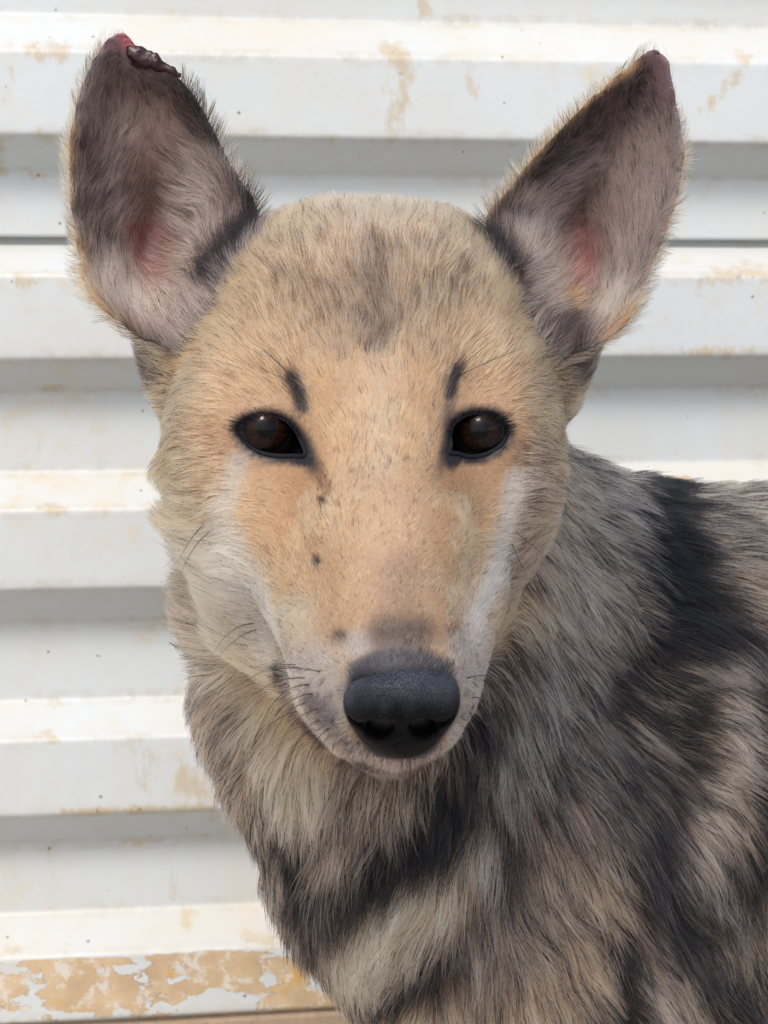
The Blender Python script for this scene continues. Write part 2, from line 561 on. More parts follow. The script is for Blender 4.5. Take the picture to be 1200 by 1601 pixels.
def ell(g, c, r, R=None, k=12, op='u'):
    """ellipsoid; c world point, r = radii (right, away, up) in mm"""
    c = np.asarray(c); r = np.asarray(r, float) * 0.001
    M = (np.eye(3) if R is None else R.T) @ AX
    def fn(p):
        q = (p - c) @ M.T
        k0 = np.sqrt(((q / r) ** 2).sum(-1))
        k1 = np.sqrt(((q / (r * r)) ** 2).sum(-1)) + 1e-9
        return k0 * (k0 - 1) / k1
    m = r.max() + mm(k) + 0.006
    PR.append(Prim(g, fn, c - m, c + m, mm(k), op))

def cone(g, a, b, ra, rb, k=15, op='u'):
    """round cone between world points a and b (radii in mm)"""
    a = np.asarray(a, float); b = np.asarray(b, float)
    ra, rb = mm(ra), mm(rb)
    ba = b - a
    L2 = ba @ ba
    def fn(p):
        pa = p - a
        t = np.clip(pa @ ba / L2, 0, 1)
        return np.sqrt(((pa - t[..., None] * ba) ** 2).sum(-1)) - (ra + (rb - ra) * t)
    m = max(ra, rb) + mm(k) + 0.006
    PR.append(Prim(g, fn, np.minimum(a, b) - m, np.maximum(a, b) + m, mm(k), op))

# --- head
ell('head', P(572, 580, 0.786), (65, 66, 54), k=18)                    # cranium
ell('head', P(576, 486, 0.766), (48, 46, 37), k=22)                    # forehead dome
ell('head', P(470, 604, 0.744), (27, 26, 24), k=18)                    # brows
ell('head', P(700, 604, 0.744), (27, 26, 24), k=18)
ell('head', P(585, 640, 0.745), (34, 40, 40), k=14)                    # between the eyes
ell('head', P(374, 690, 0.765), (27, 46, 42), rot(roll=8), k=14)       # cheeks
ell('head', P(778, 680, 0.765), (23, 46, 40), rot(roll=-8), k=14)
ell('head', P(420, 825, 0.755), (28, 44, 34), rot(roll=14), k=16)      # lower cheeks
ell('head', P(750, 815, 0.760), (20, 40, 30), rot(roll=-10), k=16)
cone('head', P(420, 775, 0.747), P(508, 960, 0.709), 14, 13, k=22)     # zygomatic to upper lip
cone('head', P(752, 770, 0.749), P(694, 950, 0.711), 12, 12, k=24)
cone('head', P(590, 680, 0.742), P(604, 860, 0.694), 32, 26, k=22)     # muzzle bridge
cone('head', P(604, 860, 0.694), P(622, 1056, 0.655), 26, 19, k=12)
cone('head', P(512, 930, 0.708), P(545, 1086, 0.669), 21, 16.6, k=11)  # flews
cone('head', P(700, 930, 0.710), P(675, 1086, 0.669), 20, 15, k=11)
ell('head', P(618, 1150, 0.668), (21, 14, 9), k=7)                     # front of the upper lip
ell('head', P(611, 1156, 0.7005), (16.5, 12.5, 10.3), k=3)                    # chin
cone('head', P(606, 1128, 0.714), P(570, 1000, 0.80), 17, 42, k=12)    # lower jaw to throat
cone('head', P(540, 1085, 0.722), P(440, 940, 0.775), 15, 28, k=14)
cone('head', P(668, 1070, 0.722), P(716, 930, 0.785), 13, 22, k=14)
ell('head', P(300, 560, 0.792), (17, 26, 26), k=18)
ell('head', P(276, 515, 0.796), (12, 18, 16), k=14)
ell('head', P(492, 424, 0.792), (22, 30, 17), k=24)
ell('head', P(664, 430, 0.792), (20, 30, 17), k=24)                    # temples below the ears
ell('head', P(855, 556, 0.792), (14, 26, 26), k=18)
ell('head', P(878, 515, 0.796), (11, 18, 16), k=14)
cone('head', P(344, 790, 0.792), P(334, 960, 0.812), 11, 12, k=24)
cone('body', P(342, 950, 0.812), P(378, 1110, 0.832), 9, 6, k=20)      # loose skin of cheek and throat
# eye sockets
EYES = [dict(c=P(414, 672, 0.7255), r=0.0122), dict(c=P(751, 674, 0.7265), r=0.0120)]

def eye_outline(k):
    if k == 0:
        pts = [(370, 670), (381, 659), (398, 652), (420, 650), (442, 656), (456, 667), (466, 682), (477, 704), (474, 713), (457, 713), (432, 713), (405, 707), (384, 692)]
    else:
        pts = [(700, 708), (704, 698), (704, 681), (709, 665), (723, 653), (742, 647), (765, 648), (784, 657), (793, 672), (789, 688), (776, 702), (755, 712), (732, 714), (714, 709)]
    return spline_closed(pts, 56)
OUT = [eye_outline(0), eye_outline(1)]
for k, e in enumerate(EYES):
    ell('head', e['c'] + FW * 0.003, (e['r'] * 1000 + 2.5,) * 3, k=8)   # lids bulge over the ball
def socket(k):
    poly = OUT[k]; e = EYES[k]
    lo = e['c'] - 0.035; hi = e['c'] + 0.035
    def fn(p):
        u, v, d = proj(p)
        s = poly_sd(u, v, poly) * d / F
        ball = np.sqrt(((p - e['c'] - FW * 0.002) ** 2).sum(-1)) - (e['r'] + 0.004)
        return np.maximum(s, np.maximum(ball, 0) * 0 + (d - (e['c'] - CAM) @ FW - 0.006))
    PR.append(Prim('head', fn, lo, hi, 0.002, 's'))

# --- neck, trunk, legs
def Wp(x, y, z):
    return np.array([x, y, z], float)
cone('body', P(585, 800, 0.850), P(600, 1050, 0.862), 70, 74, k=18)
cone('body', P(600, 1050, 0.862), P(722, 1280, 0.880), 74, 77, k=20)
cone('body', P(722, 1280, 0.880), P(900, 1540, 0.920), 76, 84, k=22)
cone('body', P(660, 860, 0.870), P(900, 1030, 0.950), 64, 82, k=26)     # nape to withers
SH = P(1010, 1172, 0.985)
RUMP = SH + wx * 0.44 + np.array([0, 0, -0.004])
cone('body', SH, SH + wx * 0.26 + np.array([0, 0, -0.012]), 124, 128, k=26)
cone('body', SH + wx * 0.26 + np.array([0, 0, 0.004]), RUMP, 112, 96, k=24)
ell('body', P(905, 1330, 0.900), (52, 48, 92), rot(roll=-14), k=26)     # near shoulder
ell('body', P(1230, 1330, 0.925), (78, 62, 82), k=26)                   # ribs behind the shoulder
ell('body', P(800, 1560, 0.866), (54, 52, 62), k=24)                    # breast
# legs (feet on the ground)
for sx, sy in ((0.0, 0.0), (0.02, 0.135)):
    el = np.array([0.085 + sx, 0.915 + sy, 0.30]); wr = np.array([0.065 + sx, 0.900 + sy, 0.125]); ft = np.array([0.063 + sx, 0.896 + sy, 0.035])
    cone('body', P(905, 1400, 0.925) + np.array([sx, sy, 0]), el, 52, 34, k=26)
    cone('body', el, wr, 32, 19, k=14)
    cone('body', wr, ft, 18, 17, k=8)
    ell('body', ft + np.array([-0.008, -0.012, -0.010]), (22, 32, 17), k=10)
    for t_ in (-13, -4.5, 4.5, 13):
        ell('body', ft + np.array([t_ * 0.001 - 0.010, -0.034 + abs(t_) * 0.0004, -0.019]), (6, 12, 10), k=4)
for sy in (-0.06, 0.07):
    hip = RUMP + np.array([0.0, sy, -0.03]); kn = hip + np.array([-0.045, -0.01, -0.155]); hk = hip + np.array([0.075, 0, -0.285]); ft = np.array([hk[0] - 0.02, hk[1], 0.03])
    cone('body', hip, kn, 74, 42, k=24)
    cone('body', kn, hk, 36, 18, k=14)
    cone('body', hk, ft, 17, 15, k=8)
    ell('body', ft + np.array([-0.014, 0, -0.008]), (32, 19, 15), k=10)
tl = RUMP + wx * 0.085 + np.array([0, 0, 0.035])
cone('body', tl, tl + np.array([0.07, 0.0, -0.10]), 26, 22, k=14)
cone('body', tl + np.array([0.07, 0.0, -0.10]), tl + np.array([0.10, 0.0, -0.25]), 22, 12, k=10)

# --- ears: cupped shells
EAR = [
    dict(poly=spline_closed([(186, 42), (208, 50), (222, 76), (250, 94), (282, 112), (318, 158), (350, 222), (385, 282), (408, 318), (398, 360), (352, 420),
                             (318, 490), (270, 545), (222, 540), (178, 508), (140, 478), (121, 440), (113, 380), (102, 300), (102, 220), (118, 140), (150, 72)], 80),
         d=lambda u, v: 0.764 + 0.010 * (v - 300) / 300 * 0 + (u - 250) * 0.00004, canal=(238, 385), k=0),
    dict(poly=spline_closed([(1012, 72), (1034, 72), (1050, 88), (1058, 130), (1068, 180), (1076, 235), (1068, 300), (1046, 370), (1016, 440), (998, 492), (968, 528),
                             (918, 556), (878, 560), (842, 510), (812, 440), (778, 388), (752, 338), (782, 298), (818, 255), (868, 200), (922, 146), (975, 100), (1002, 78)], 80),
         d=lambda u, v: 0.764 - (u - 920) * 0.00004, canal=(898, 400), k=1)]

def ear_surface(e, u, v, sd):
    ins = np.maximum(-sd, 0)
    cup = 0.024 * (1 - np.exp(-ins / 0.014))
    cx, cy = e['canal']
    canal = 0.016 * np.exp(-(((u - cx) / 55.0) ** 2 + ((v - cy) / 95.0) ** 2))
    fold = 0
    if e['k'] == 0:     # inner edge rolls forward, like a leaf
        fold = -0.008 * np.exp(-(seg_dist2(u, v, [(400, 330), (330, 470)]) / 60.0) ** 2) - 0.012 * np.exp(-(seg_dist2(u, v, [(150, 470), (230, 520)]) / 45.0) ** 2)
    else:
        fold = -0.008 * np.exp(-(seg_dist2(u, v, [(770, 350), (850, 490)]) / 60.0) ** 2) - 0.012 * np.exp(-(seg_dist2(u, v, [(985, 490), (920, 535)]) / 45.0) ** 2)
    return e['d'](u, v) + cup + canal + fold

def ear_fn(e):
    def fn(p):
        u, v, d = proj(p)
        sd = poly_sd(u, v, e['poly']) * d / F
        th = 0.0026
        a = np.abs(d - ear_surface(e, u, v, sd)) * 0.80 - th * np.clip(0.62 + (-sd) / 0.012, 0.62, 1.15)
        b = sd + 0.001
        return np.minimum(np.maximum(a, b), 0) + np.hypot(np.maximum(a, 0), np.maximum(b, 0))
    return fn
for e in EAR:
    us, vs_ = e['poly'][:, 0], e['poly'][:, 1]
    lo = P(us.min(), vs_.max(), 0.735) - 0.012
    hi = P(us.max(), vs_.min(), 0.83) + 0.012
    PR.append(Prim('ear', ear_fn(e), np.minimum(lo, hi), np.maximum(lo, hi), 0.007))
cone('head', P(322, 455, 0.822), P(235, 350, 0.818), 22, 13, k=16)      # ear bases behind the shells
cone('head', P(845, 455, 0.822), P(935, 350, 0.818), 22, 13, k=16)
cone('head', P(268, 492, 0.803), P(330, 520, 0.80), 12, 24, k=12)
cone('head', P(895, 500, 0.803), P(835, 530, 0.80), 12, 24, k=12)
socket(0); socket(1)
# mouth slit (carved below)
MOUTH = spline([(432, 1046), (448, 1085), (472, 1128), (505, 1166), (545, 1192), (585, 1204), (612, 1204), (640, 1203), (680, 1192), (715, 1160), (742, 1118)], 40)

def lip_groove():
    m3 = []
    def fn(p):
        u, v, d = proj(p)
        s_ = seg_dist2(u, v, [tuple(q) for q in MOUTH[::2]]) * d / F - 0.0010
        return np.maximum(s_, d - LIPD)
    LIPD = 0.683
    PR.append(Prim('head', fn, P(420, 1215, 0.62) - [0, 0.02, 0.002], P(755, 1035, 0.70) + [0, 0.02, 0.002], 0.002, 's'))

def smin(a, b, k):
    h = np.clip(0.5 + 0.5 * (b - a) / k, 0, 1)
    return b + (a - b) * h - k * h * (1 - h)
def smax(a, b, k):
    return -smin(-a, -b, k)

def field(p, PR=PR):
    """exact field at scattered points"""
    r = np.full(len(p), 0.05)
    for q in PR:
        m = ((p > q.lo) & (p < q.hi)).all(1)
        if m.any():
            d = q.fn(p[m])
            r[m] = smin(r[m], d, q.k) if q.op == 'u' else smax(r[m], -d, q.k)
    return r

def axis_nodes(lo, hi, fine_lo, fine_hi, f, c):
    xs = [lo]
    while xs[-1] < hi:
        x = xs[-1]
        dist = max(fine_lo - x, x - fine_hi, 0)
        xs.append(x + min(c, f + dist * 0.06))
    return np.array(xs)

def surface_nets(PR, gx, gy, gz):
    nx, ny, nz = len(gx), len(gy), len(gz)
    Fd = np.full((nx, ny, nz), 0.05, np.float32)
    for q in PR:
        ix = slice(np.searchsorted(gx, q.lo[0]), np.searchsorted(gx, q.hi[0]))
        iy = slice(np.searchsorted(gy, q.lo[1]), np.searchsorted(gy, q.hi[1]))
        iz = slice(np.searchsorted(gz, q.lo[2]), np.searchsorted(gz, q.hi[2]))
        X, Y, Z = np.meshgrid(gx[ix], gy[iy], gz[iz], indexing='ij')
        if X.size == 0:
            continue
        pts = np.stack([X.ravel(), Y.ravel(), Z.ravel()], 1)
        old = Fd[ix, iy, iz].ravel()
        if q.g == 'ear' or q.op == 's':
            # costly outline fields: only where they can matter
            d = np.full(len(pts), 0.05)
            _, _, dd = proj(pts)
            if q.op == 's':
                m = np.abs(old) < 0.03
            else:
                m = np.ones(len(pts), bool)
            d[m] = q.fn(pts[m])
            if q.op == 's':
                new = old.copy(); new[m] = smax(old[m], -d[m], q.k)
            else:
                new = smin(old, d, q.k)
        else:
            d = q.fn(pts)
            new = smin(old, d, q.k)
        Fd[ix, iy, iz] = new.reshape(X.shape)
    S = Fd < 0
    cnt = np.zeros((nx - 1, ny - 1, nz - 1), np.uint8)
    for a in (0, 1):
        for b in (0, 1):
            for c in (0, 1):
                cnt += S[a:nx - 1 + a, b:ny - 1 + b, c:nz - 1 + c]
    act = (cnt > 0) & (cnt < 8)
    I = np.argwhere(act)
    idx = np.full(act.shape, -1, np.int32)
    idx[act] = np.arange(len(I))
    acc = np.zeros((len(I), 3)); num = np.zeros(len(I))
    G = (gx, gy, gz)
    corners = [(a, b, c) for a in (0, 1) for b in (0, 1) for c in (0, 1)]
    for A in corners:
        for ax in range(3):
            if A[ax]:
                continue
            B = list(A); B[ax] = 1
            ia = I + np.array(A); ib = I + np.array(B)
            fa = Fd[ia[:, 0], ia[:, 1], ia[:, 2]].astype(float); fb = Fd[ib[:, 0], ib[:, 1], ib[:, 2]].astype(float)
            m = (fa < 0) != (fb < 0)
            t = fa[m] / (fa[m] - fb[m])
            pa = np.stack([G[k][ia[m, k]] for k in range(3)], 1)
            pb = np.stack([G[k][ib[m, k]] for k in range(3)], 1)
            acc[m] += pa + (pb - pa) * t[:, None]
            num[m] += 1
    V = acc / num[:, None]
    faces = []
    for ax in range(3):
        sl0 = [slice(1, nx - 1), slice(1, ny - 1), slice(1, nz - 1)]
        sl1 = list(sl0)
        sl0[ax] = slice(0, (nx, ny, nz)[ax] - 1)
        sl1[ax] = slice(1, (nx, ny, nz)[ax])
        a = S[tuple(sl0)]; b = S[tuple(sl1)]
        E = np.argwhere(a != b)
        fl = a[tuple(E.T)]
        E = E + np.array([0 if k == ax else 1 for k in range(3)])
        o1, o2 = [k for k in range(3) if k != ax]
        q = []
        for (s, t) in ((-1, -1), (0, -1), (0, 0), (-1, 0)):
            J = E.copy(); J[:, o1] += s; J[:, o2] += t
            q.append(idx[J[:, 0], J[:, 1], J[:, 2]])
        q = np.stack(q, 1)
        flip = fl if ax != 1 else ~fl
        q = np.where(flip[:, None], q, q[:, ::-1])
        faces.append(q)
    Fc = np.vstack(faces)
    # pull the vertices onto the exact surface
    for _ in range(2):
        f0 = field(V, PR); h = 0.0006
        g_ = np.stack([field(V + np.eye(3)[k] * h, PR) - f0 for k in range(3)], 1) / h
        n2 = (g_ ** 2).sum(1) + 1e-6
        st = (f0 / n2)[:, None] * g_
        L = np.linalg.norm(st, axis=1)
        st *= np.minimum(1, 0.0015 / (L + 1e-9))[:, None]
        near_ear = np.zeros(len(V), bool)
        for q in PR:
            if q.g == 'ear':
                mm_ = ((V > q.lo) & (V < q.hi)).all(1)
                if mm_.any():
                    near_ear[np.where(mm_)[0][q.fn(V[mm_]) < 0.004]] = True
        st[near_ear] = 0
        V = V - st
    return V, Fc

import time
_t = time.time()
lip_groove()
V, Fc = surface_nets(PR, axis_nodes(-0.19, 0.80, -0.13, 0.13, 0.0020, 0.006), axis_nodes(0.595, 1.145, 0.595, 0.80, 0.0021, 0.006),
                     axis_nodes(-0.01, 0.755, 0.40, 0.75, 0.0021, 0.006))
# relax a little
def relax(V, Fc, it, w):
    e = np.vstack([Fc[:, [0, 1]], Fc[:, [1, 2]], Fc[:, [2, 3]], Fc[:, [3, 0]]])
    deg = np.bincount(e[:, 0], minlength=len(V)) + np.bincount(e[:, 1], minlength=len(V))
    for _ in range(it):
        s = np.stack([np.bincount(e[:, 0], V[e[:, 1], k], len(V)) + np.bincount(e[:, 1], V[e[:, 0], k], len(V)) for k in range(3)], 1)
        V = V + w * (s / deg[:, None] - V)
    return V
V = relax(V, Fc, 2, 0.4)
V2 = relax(V, Fc, 6, 0.5)
_u, _v, _d = proj(V)
_e = np.minimum(poly_sd(_u, _v, EAR[0]['poly']), poly_sd(_u, _v, EAR[1]['poly']))
_m = (sstep(-60, -10, _e) * sstep(50, 20, _e) * (_d > 0.735) * (_d < 0.80))[:, None]
V = V * (1 - _m) + V2 * _m
def groups_at(p):
    """distance to the nearest head / ear / body shape"""
    r = {g: np.full(len(p), 0.06) for g in ('head', 'ear', 'body')}
    for q in PR:
        if q.op != 'u':
            continue
        m = ((p > q.lo) & (p < q.hi)).all(1)
        if m.any():
            r[q.g][m] = np.minimum(r[q.g][m], q.fn(p[m]))
    return r
print('skin', len(V), len(Fc), 'seconds', time.time() - _t)
# ------------------------------------------------------------------ coat: colours painted on the animal, hair flow, length
def mir(pts):
    """mirror photo coordinates about the middle of the face"""
    return [(2 * (583 + max(0, y - 780) * 0.11) - x, y) for x, y in pts]

class Coat:
    def __init__(s, base, dark):
        s.base, s.dark, s.st = base, dark, []
    def add(s, pts, r, col=None, dark=None, a=1.0, soft=0.6, both=False):
        s.st.append((pts, r, col, dark, a, soft))
        if both:
            s.st.append((mir(pts), r, col, dark, a, soft))
    def at(s, u, v, wob=0.0):
        col = np.tile(lin(s.base), (len(u), 1))
        dk = np.full(len(u), s.dark)
        for pts, r, c, d, a, soft in s.st:
            dist = seg_dist2(u, v, pts) + wob * min(r, 40) * 0.5
            w = a * (1 - sstep(r * (1 - soft), r * (1 + soft), dist))
            if c is not None:
                col += (lin(c) - col) * w[:, None]
            if d is not None:
                dk += (d - dk) * w
        return col, dk

H = Coat((226, 182, 138), 0.10)
H.add([(583, 400)], 230, (220, 180, 140), 0.17)
H.add([(350, 380), (290, 470), (250, 560)], 50, (226, 182, 136), 0.08, both=True)
H.add([(583, 440)], 110, (208, 174, 140), 0.36, soft=0.9)
H.add([(450, 440), (570, 500)], 26, None, 0.46, soft=0.9, both=True)

H.add([(540, 330), (640, 330)], 38, (222, 184, 150), 0.14)
H.add([(600, 600), (596, 700), (604, 860), (606, 940)], 62, (224, 184, 144), 0.05)
H.add([(600, 560), (598, 740)], 24, (226, 194, 160), 0.05, a=0.6, soft=0.9)
H.add([(500, 590), (512, 660), (520, 740)], 24, (224, 178, 134), 0.03, soft=0.9, both=True)
H.add([(345, 700), (375, 790), (420, 850)], 28, (222, 178, 136), 0.05, both=True)
H.add([(330, 790), (340, 850)], 24, (224, 196, 164), 0.05)
H.add([(470, 770), (455, 850), (495, 930)], 36, (224, 178, 134), 0.03)
H.add([(700, 770), (722, 850), (715, 920)], 34, (222, 180, 138), 0.03)
H.add([(330, 625), (400, 610)], 34, (224, 180, 138), 0.08, both=True)
H.add([(300, 700), (275, 800)], 34, (216, 172, 130), 0.12, soft=0.9)
H.add([(320, 690), (250, 660)], 34, (220, 174, 132), 0.14, both=True)
H.add([(285, 740), (300, 830)], 40, (214, 176, 138), 0.14)
H.add([(270, 600), (255, 690)], 26, (200, 160, 122), 0.36, soft=0.9)
H.add([(860, 600), (885, 700), (868, 790)], 30, (196, 156, 120), 0.38, soft=0.9)
H.add([(840, 720), (830, 800), (800, 900)], 32, (186, 154, 128), 0.34, soft=0.8)
H.add([(340, 900), (345, 980)], 60, (222, 196, 166), 0.06)
H.add([(350, 840), (378, 900), (405, 960), (432, 1030)], 27, (232, 220, 204), 0.0, soft=0.7)
H.add([(372, 720), (352, 800)], 16, (222, 206, 186), 0.03, soft=0.9)
H.add([(806, 750), (790, 830), (772, 900), (744, 965), (746, 1030), (752, 1080)], 17, (226, 214, 200), 0.02, soft=0.8)
H.add([(468, 960), (462, 1030)], 30, (222, 196, 166), 0.03)
H.add([(490, 1045), (515, 1110)], 44, (208, 192, 178), 0.06)
H.add([(560, 1010)], 26, (214, 200, 188), 0.04)
H.add([(728, 1010), (735, 1080), (718, 1140)], 26, (210, 192, 178), 0.05)
H.add([(540, 1170), (600, 1195), (680, 1180)], 22, (148, 134, 130), 0.2)
H.add([(626, 900), (622, 960)], 34, (180, 146, 118), 0.12, a=0.8, soft=0.9)
H.add([(600, 990), (655, 990)], 24, (128, 106, 92), 0.35, soft=0.9)
H.add([(575, 1040), (540, 1080)], 12, (170, 156, 150), 0.1)
H.add([(530, 994)], 10, (140, 112, 100), 0.5, soft=0.9)
H.add([(708, 985)], 9, (170, 130, 100), 0.4, soft=0.9)
H.add([(505, 1095), (520, 1125)], 12, (168, 156, 156), 0.2, soft=0.9)
H.add([(480, 1085), (530, 1155)], 9, (150, 138, 138), 0.3, soft=0.9)
H.add([(458, 592), (468, 614), (472, 636)], 10, (80, 74, 76), 0.92, soft=0.8)
H.add([(714, 578), (706, 600), (703, 616)], 9, (84, 78, 80), 0.9, soft=0.8)
H.add([(702, 636), (699, 664)], 9, (160, 134, 116), 0.3, soft=0.9)
H.add([(470, 690), (482, 716), (490, 734)], 12, (90, 78, 76), 0.8, soft=0.9)
H.add([(500, 745), (508, 770)], 10, (190, 140, 100), 0.4, soft=0.9)
H.add([(702, 690), (694, 720), (690, 742)], 9, (110, 96, 92), 0.6, soft=0.9)
for o_ in OUT:
    H.add([tuple(q) for q in o_[::4]] + [tuple(o_[0])], 11, (100, 84, 78), 0.7, soft=0.7)
H.add([(583, 390), (588, 470), (588, 530)], 21, (178, 150, 126), 0.55, soft=1.0)
H.add([(552, 1052), (590, 1026), (625, 1018), (665, 1026), (702, 1052)], 11, (118, 112, 114), 0.4, soft=0.9)
H.add([(434, 1050), (450, 1088), (474, 1128), (506, 1162)], 7, (92, 80, 80), 0.6, soft=0.9)
H.add([(545, 1206), (612, 1222), (680, 1204)], 15, (128, 112, 100), 0.35, soft=0.9)
H.add([(535, 1190), (612, 1206), (685, 1190)], 9, (70, 62, 62), 0.7, soft=0.9)
for q_ in ((468, 1072), (486, 1066), (504, 1064), (476, 1090), (496, 1086), (516, 1084), (486, 1110), (508, 1106), (498, 1128), (520, 1126), (742, 1066), (730, 1084), (738, 1104), (722, 1122)):
    H.add([q_], 3.0, (120, 104, 100), 0.5, soft=0.8)
H.add([(462, 755), (466, 840)], 28, (222, 170, 124), 0.05, soft=0.9, both=True)
H.add([(562, 1048), (590, 1038), (625, 1034), (662, 1038), (690, 1048)], 15, (92, 90, 96), 0.4, soft=0.6)
H.add([(503, 787)], 5, (60, 45, 42), 1.0, soft=0.6)
H.add([(495, 879)], 6, (60, 48, 46), 1.0, soft=0.7)
H.add([(446, 690)], 5, (60, 45, 42), 0.5)
H.add([(418, 325), (380, 356), (345, 395), (318, 440)], 11, (60, 56, 58), 0.9, soft=0.8)
H.add([(190, 520), (215, 555), (228, 590)], 22, (90, 80, 74), 0.75, soft=0.9)
H.add([(250, 500), (290, 470), (320, 455)], 24, (150, 142, 134), 0.35, soft=0.7)
H.add([(746, 345), (784, 388), (820, 440), (852, 500)], 13, (60, 56, 58), 0.9, soft=0.8)
H.add([(870, 490), (905, 545), (912, 590)], 24, (80, 72, 68), 0.78, soft=0.9)
H.add([(842, 480), (866, 560), (878, 600)], 26, None, 0.5, soft=0.9)
H.add([(262, 850), (275, 950), (290, 1020)], 22, (150, 130, 112), 0.45, soft=0.7)
H.add([(245, 790), (262, 860)], 18, (96, 86, 80), 0.85, soft=0.7)

B = Coat((162, 144, 126), 0.50)
B.add([(330, 930), (400, 1040), (420, 1120), (470, 1210)], 62, (214, 190, 162), 0.08)
B.add([(235, 690), (245, 750)], 34, (196, 150, 110), 0.25)
H.add([(225, 690), (240, 745)], 28, (200, 154, 114), 0.25)
B.add([(245, 800), (258, 870), (270, 930)], 22, (96, 88, 82), 0.78, soft=0.8)
B.add([(268, 950), (275, 1060), (300, 1160)], 26, (150, 134, 120), 0.42)
B.add([(262, 1080), (300, 1200), (350, 1300)], 16, (90, 88, 90), 0.75, soft=0.9)
B.add([(340, 1100), (370, 1220)], 40, (150, 134, 120), 0.34)
B.add([(500, 1240), (560, 1250), (640, 1245)], 34, (176, 158, 140), 0.18)
B.add([(520, 1300), (600, 1290)], 30, (148, 134, 122), 0.35)
B.add([(436, 1260), (468, 1330), (480, 1390)], 17, (60, 58, 60), 0.85, soft=0.8)
B.add([(395, 1330), (440, 1440), (470, 1500)], 26, (110, 106, 106), 0.6, soft=0.8)
B.add([(560, 1380), (640, 1330), (700, 1270), (735, 1190), (765, 1110), (790, 1010)], 36, (52, 50, 54), 0.93, soft=0.6)
B.add([(520, 1410), (470, 1480), (500, 1530)], 18, (70, 66, 66), 0.7, soft=0.9)
B.add([(560, 1480), (630, 1425), (700, 1380)], 46, (212, 192, 164), 0.04, soft=0.5)
B.add([(740, 1420), (706, 1480), (650, 1526), (560, 1545), (515, 1535)], 17, (56, 54, 58), 0.88, soft=0.8)
B.add([(855, 1180), (815, 1270), (785, 1340), (740, 1420)], 20, (62, 60, 64), 0.8, soft=0.9)
B.add([(500, 1590), (600, 1600), (700, 1585)], 40, (220, 186, 154), 0.05, soft=0.7)
B.add([(740, 1580), (840, 1560)], 46, (200, 164, 134), 0.12)
B.add([(800, 1450)], 80, (168, 156, 144), 0.35)
B.add([(900, 1300), (945, 1400), (900, 1500)], 58, (176, 148, 124), 0.32, soft=0.8)
B.add([(745, 1300), (775, 1330)], 14, (190, 184, 176), 0.05)
B.add([(850, 1040), (815, 1120), (790, 1200)], 42, (160, 154, 146), 0.30, soft=0.8)
B.add([(890, 780), (870, 880), (800, 960)], 44, (186, 160, 134), 0.26)
B.add([(940, 760), (930, 880), (900, 980)], 46, (172, 158, 144), 0.36)
B.add([(800, 1010), (780, 1060)], 20, (130, 112, 96), 0.55)
B.add([(1016, 735), (1030, 830), (1050, 920), (1090, 985), (1200, 1060), (1300, 1130)], 46, (42, 42, 50), 0.98, soft=0.5)
B.add([(1040, 960), (970, 1060), (930, 1130), (880, 1180)], 40, (50, 50, 56), 0.92, soft=0.7)
B.add([(1120, 780), (1180, 880)], 60, (198, 174, 146), 0.50)
B.add([(1100, 740), (1200, 745)], 14, (120, 104, 92), 0.6)
B.add([(1150, 1010), (1090, 1040)], 26, (130, 128, 128), 0.45, soft=0.9)
B.add([(1010, 1110), (960, 1230)], 70, (140, 126, 112), 0.62)
B.add([(900, 1150), (860, 1230)], 40, (120, 112, 106), 0.6, soft=0.9)
B.add([(1130, 1080), (1150, 1160), (1100, 1240), (1060, 1320)], 30, (164, 158, 150), 0.24, soft=0.8)
B.add([(1060, 1080), (1050, 1200), (1000, 1290)], 22, (66, 62, 62), 0.75, soft=0.9)
B.add([(1195, 1120), (1200, 1260), (1160, 1380)], 28, (52, 50, 54), 0.88, soft=0.8)
B.add([(1010, 1290), (1020, 1400), (1090, 1520), (1180, 1580)], 34, (66, 62, 64), 0.8, soft=0.9)
B.add([(975, 1440), (955, 1530), (970, 1600)], 16, (56, 50, 50), 0.85, soft=0.9)
B.add([(1030, 1520), (1060, 1600)], 34, (172, 156, 142), 0.25)
B.add([(1120, 1340), (1140, 1420)], 30, (140, 136, 130), 0.4)

EI = Coat((146, 136, 132), 0.27)        # inside of the ears
EI.add([(240, 400)], 60, (150, 100, 98), 0.12)
EI.add([(900, 400)], 50, (150, 100, 100), 0.12)
EI.add([(130, 220), (140, 320), (170, 420)], 20, (120, 114, 114), 0.5)
EI.add([(108, 200), (100, 330), (118, 420)], 13, (180, 146, 110), 0.2)
EI.add([(180, 130), (250, 150), (300, 180)], 34, (124, 113, 110), 0.34)
EI.add([(290, 130), (330, 200), (370, 270), (400, 310)], 26, (66, 62, 66), 0.85, soft=0.8)
EI.add([(385, 250), (410, 300)], 14, (196, 156, 112), 0.2)
EI.add([(320, 270), (290, 340), (300, 420)], 38, (176, 166, 158), 0.12)
EI.add([(300, 440), (330, 400)], 20, (160, 148, 140), 0.3)
EI.add([(240, 240), (230, 300)], 40, (134, 116, 112), 0.18)
EI.add([(170, 440), (230, 480)], 40, (190, 174, 162), 0.08)
EI.add([(116, 395), (124, 450), (162, 502), (204, 532)], 19, (212, 168, 124), 0.05)
EI.add([(428, 318), (385, 352), (345, 395), (322, 440)], 16, (62, 58, 60), 0.92, soft=0.6)
EI.add([(195, 530), (230, 560)], 22, (62, 58, 60), 0.9, soft=0.6)
EI.add([(738, 345), (784, 392), (818, 440), (850, 500)], 15, (62, 58, 60), 0.92, soft=0.6)
EI.add([(790, 320), (870, 230), (960, 150)], 30, (60, 58, 62), 0.88, soft=0.7)
EI.add([(1010, 140), (960, 190), (890, 260)], 34, (90, 86, 90), 0.6, soft=0.8)
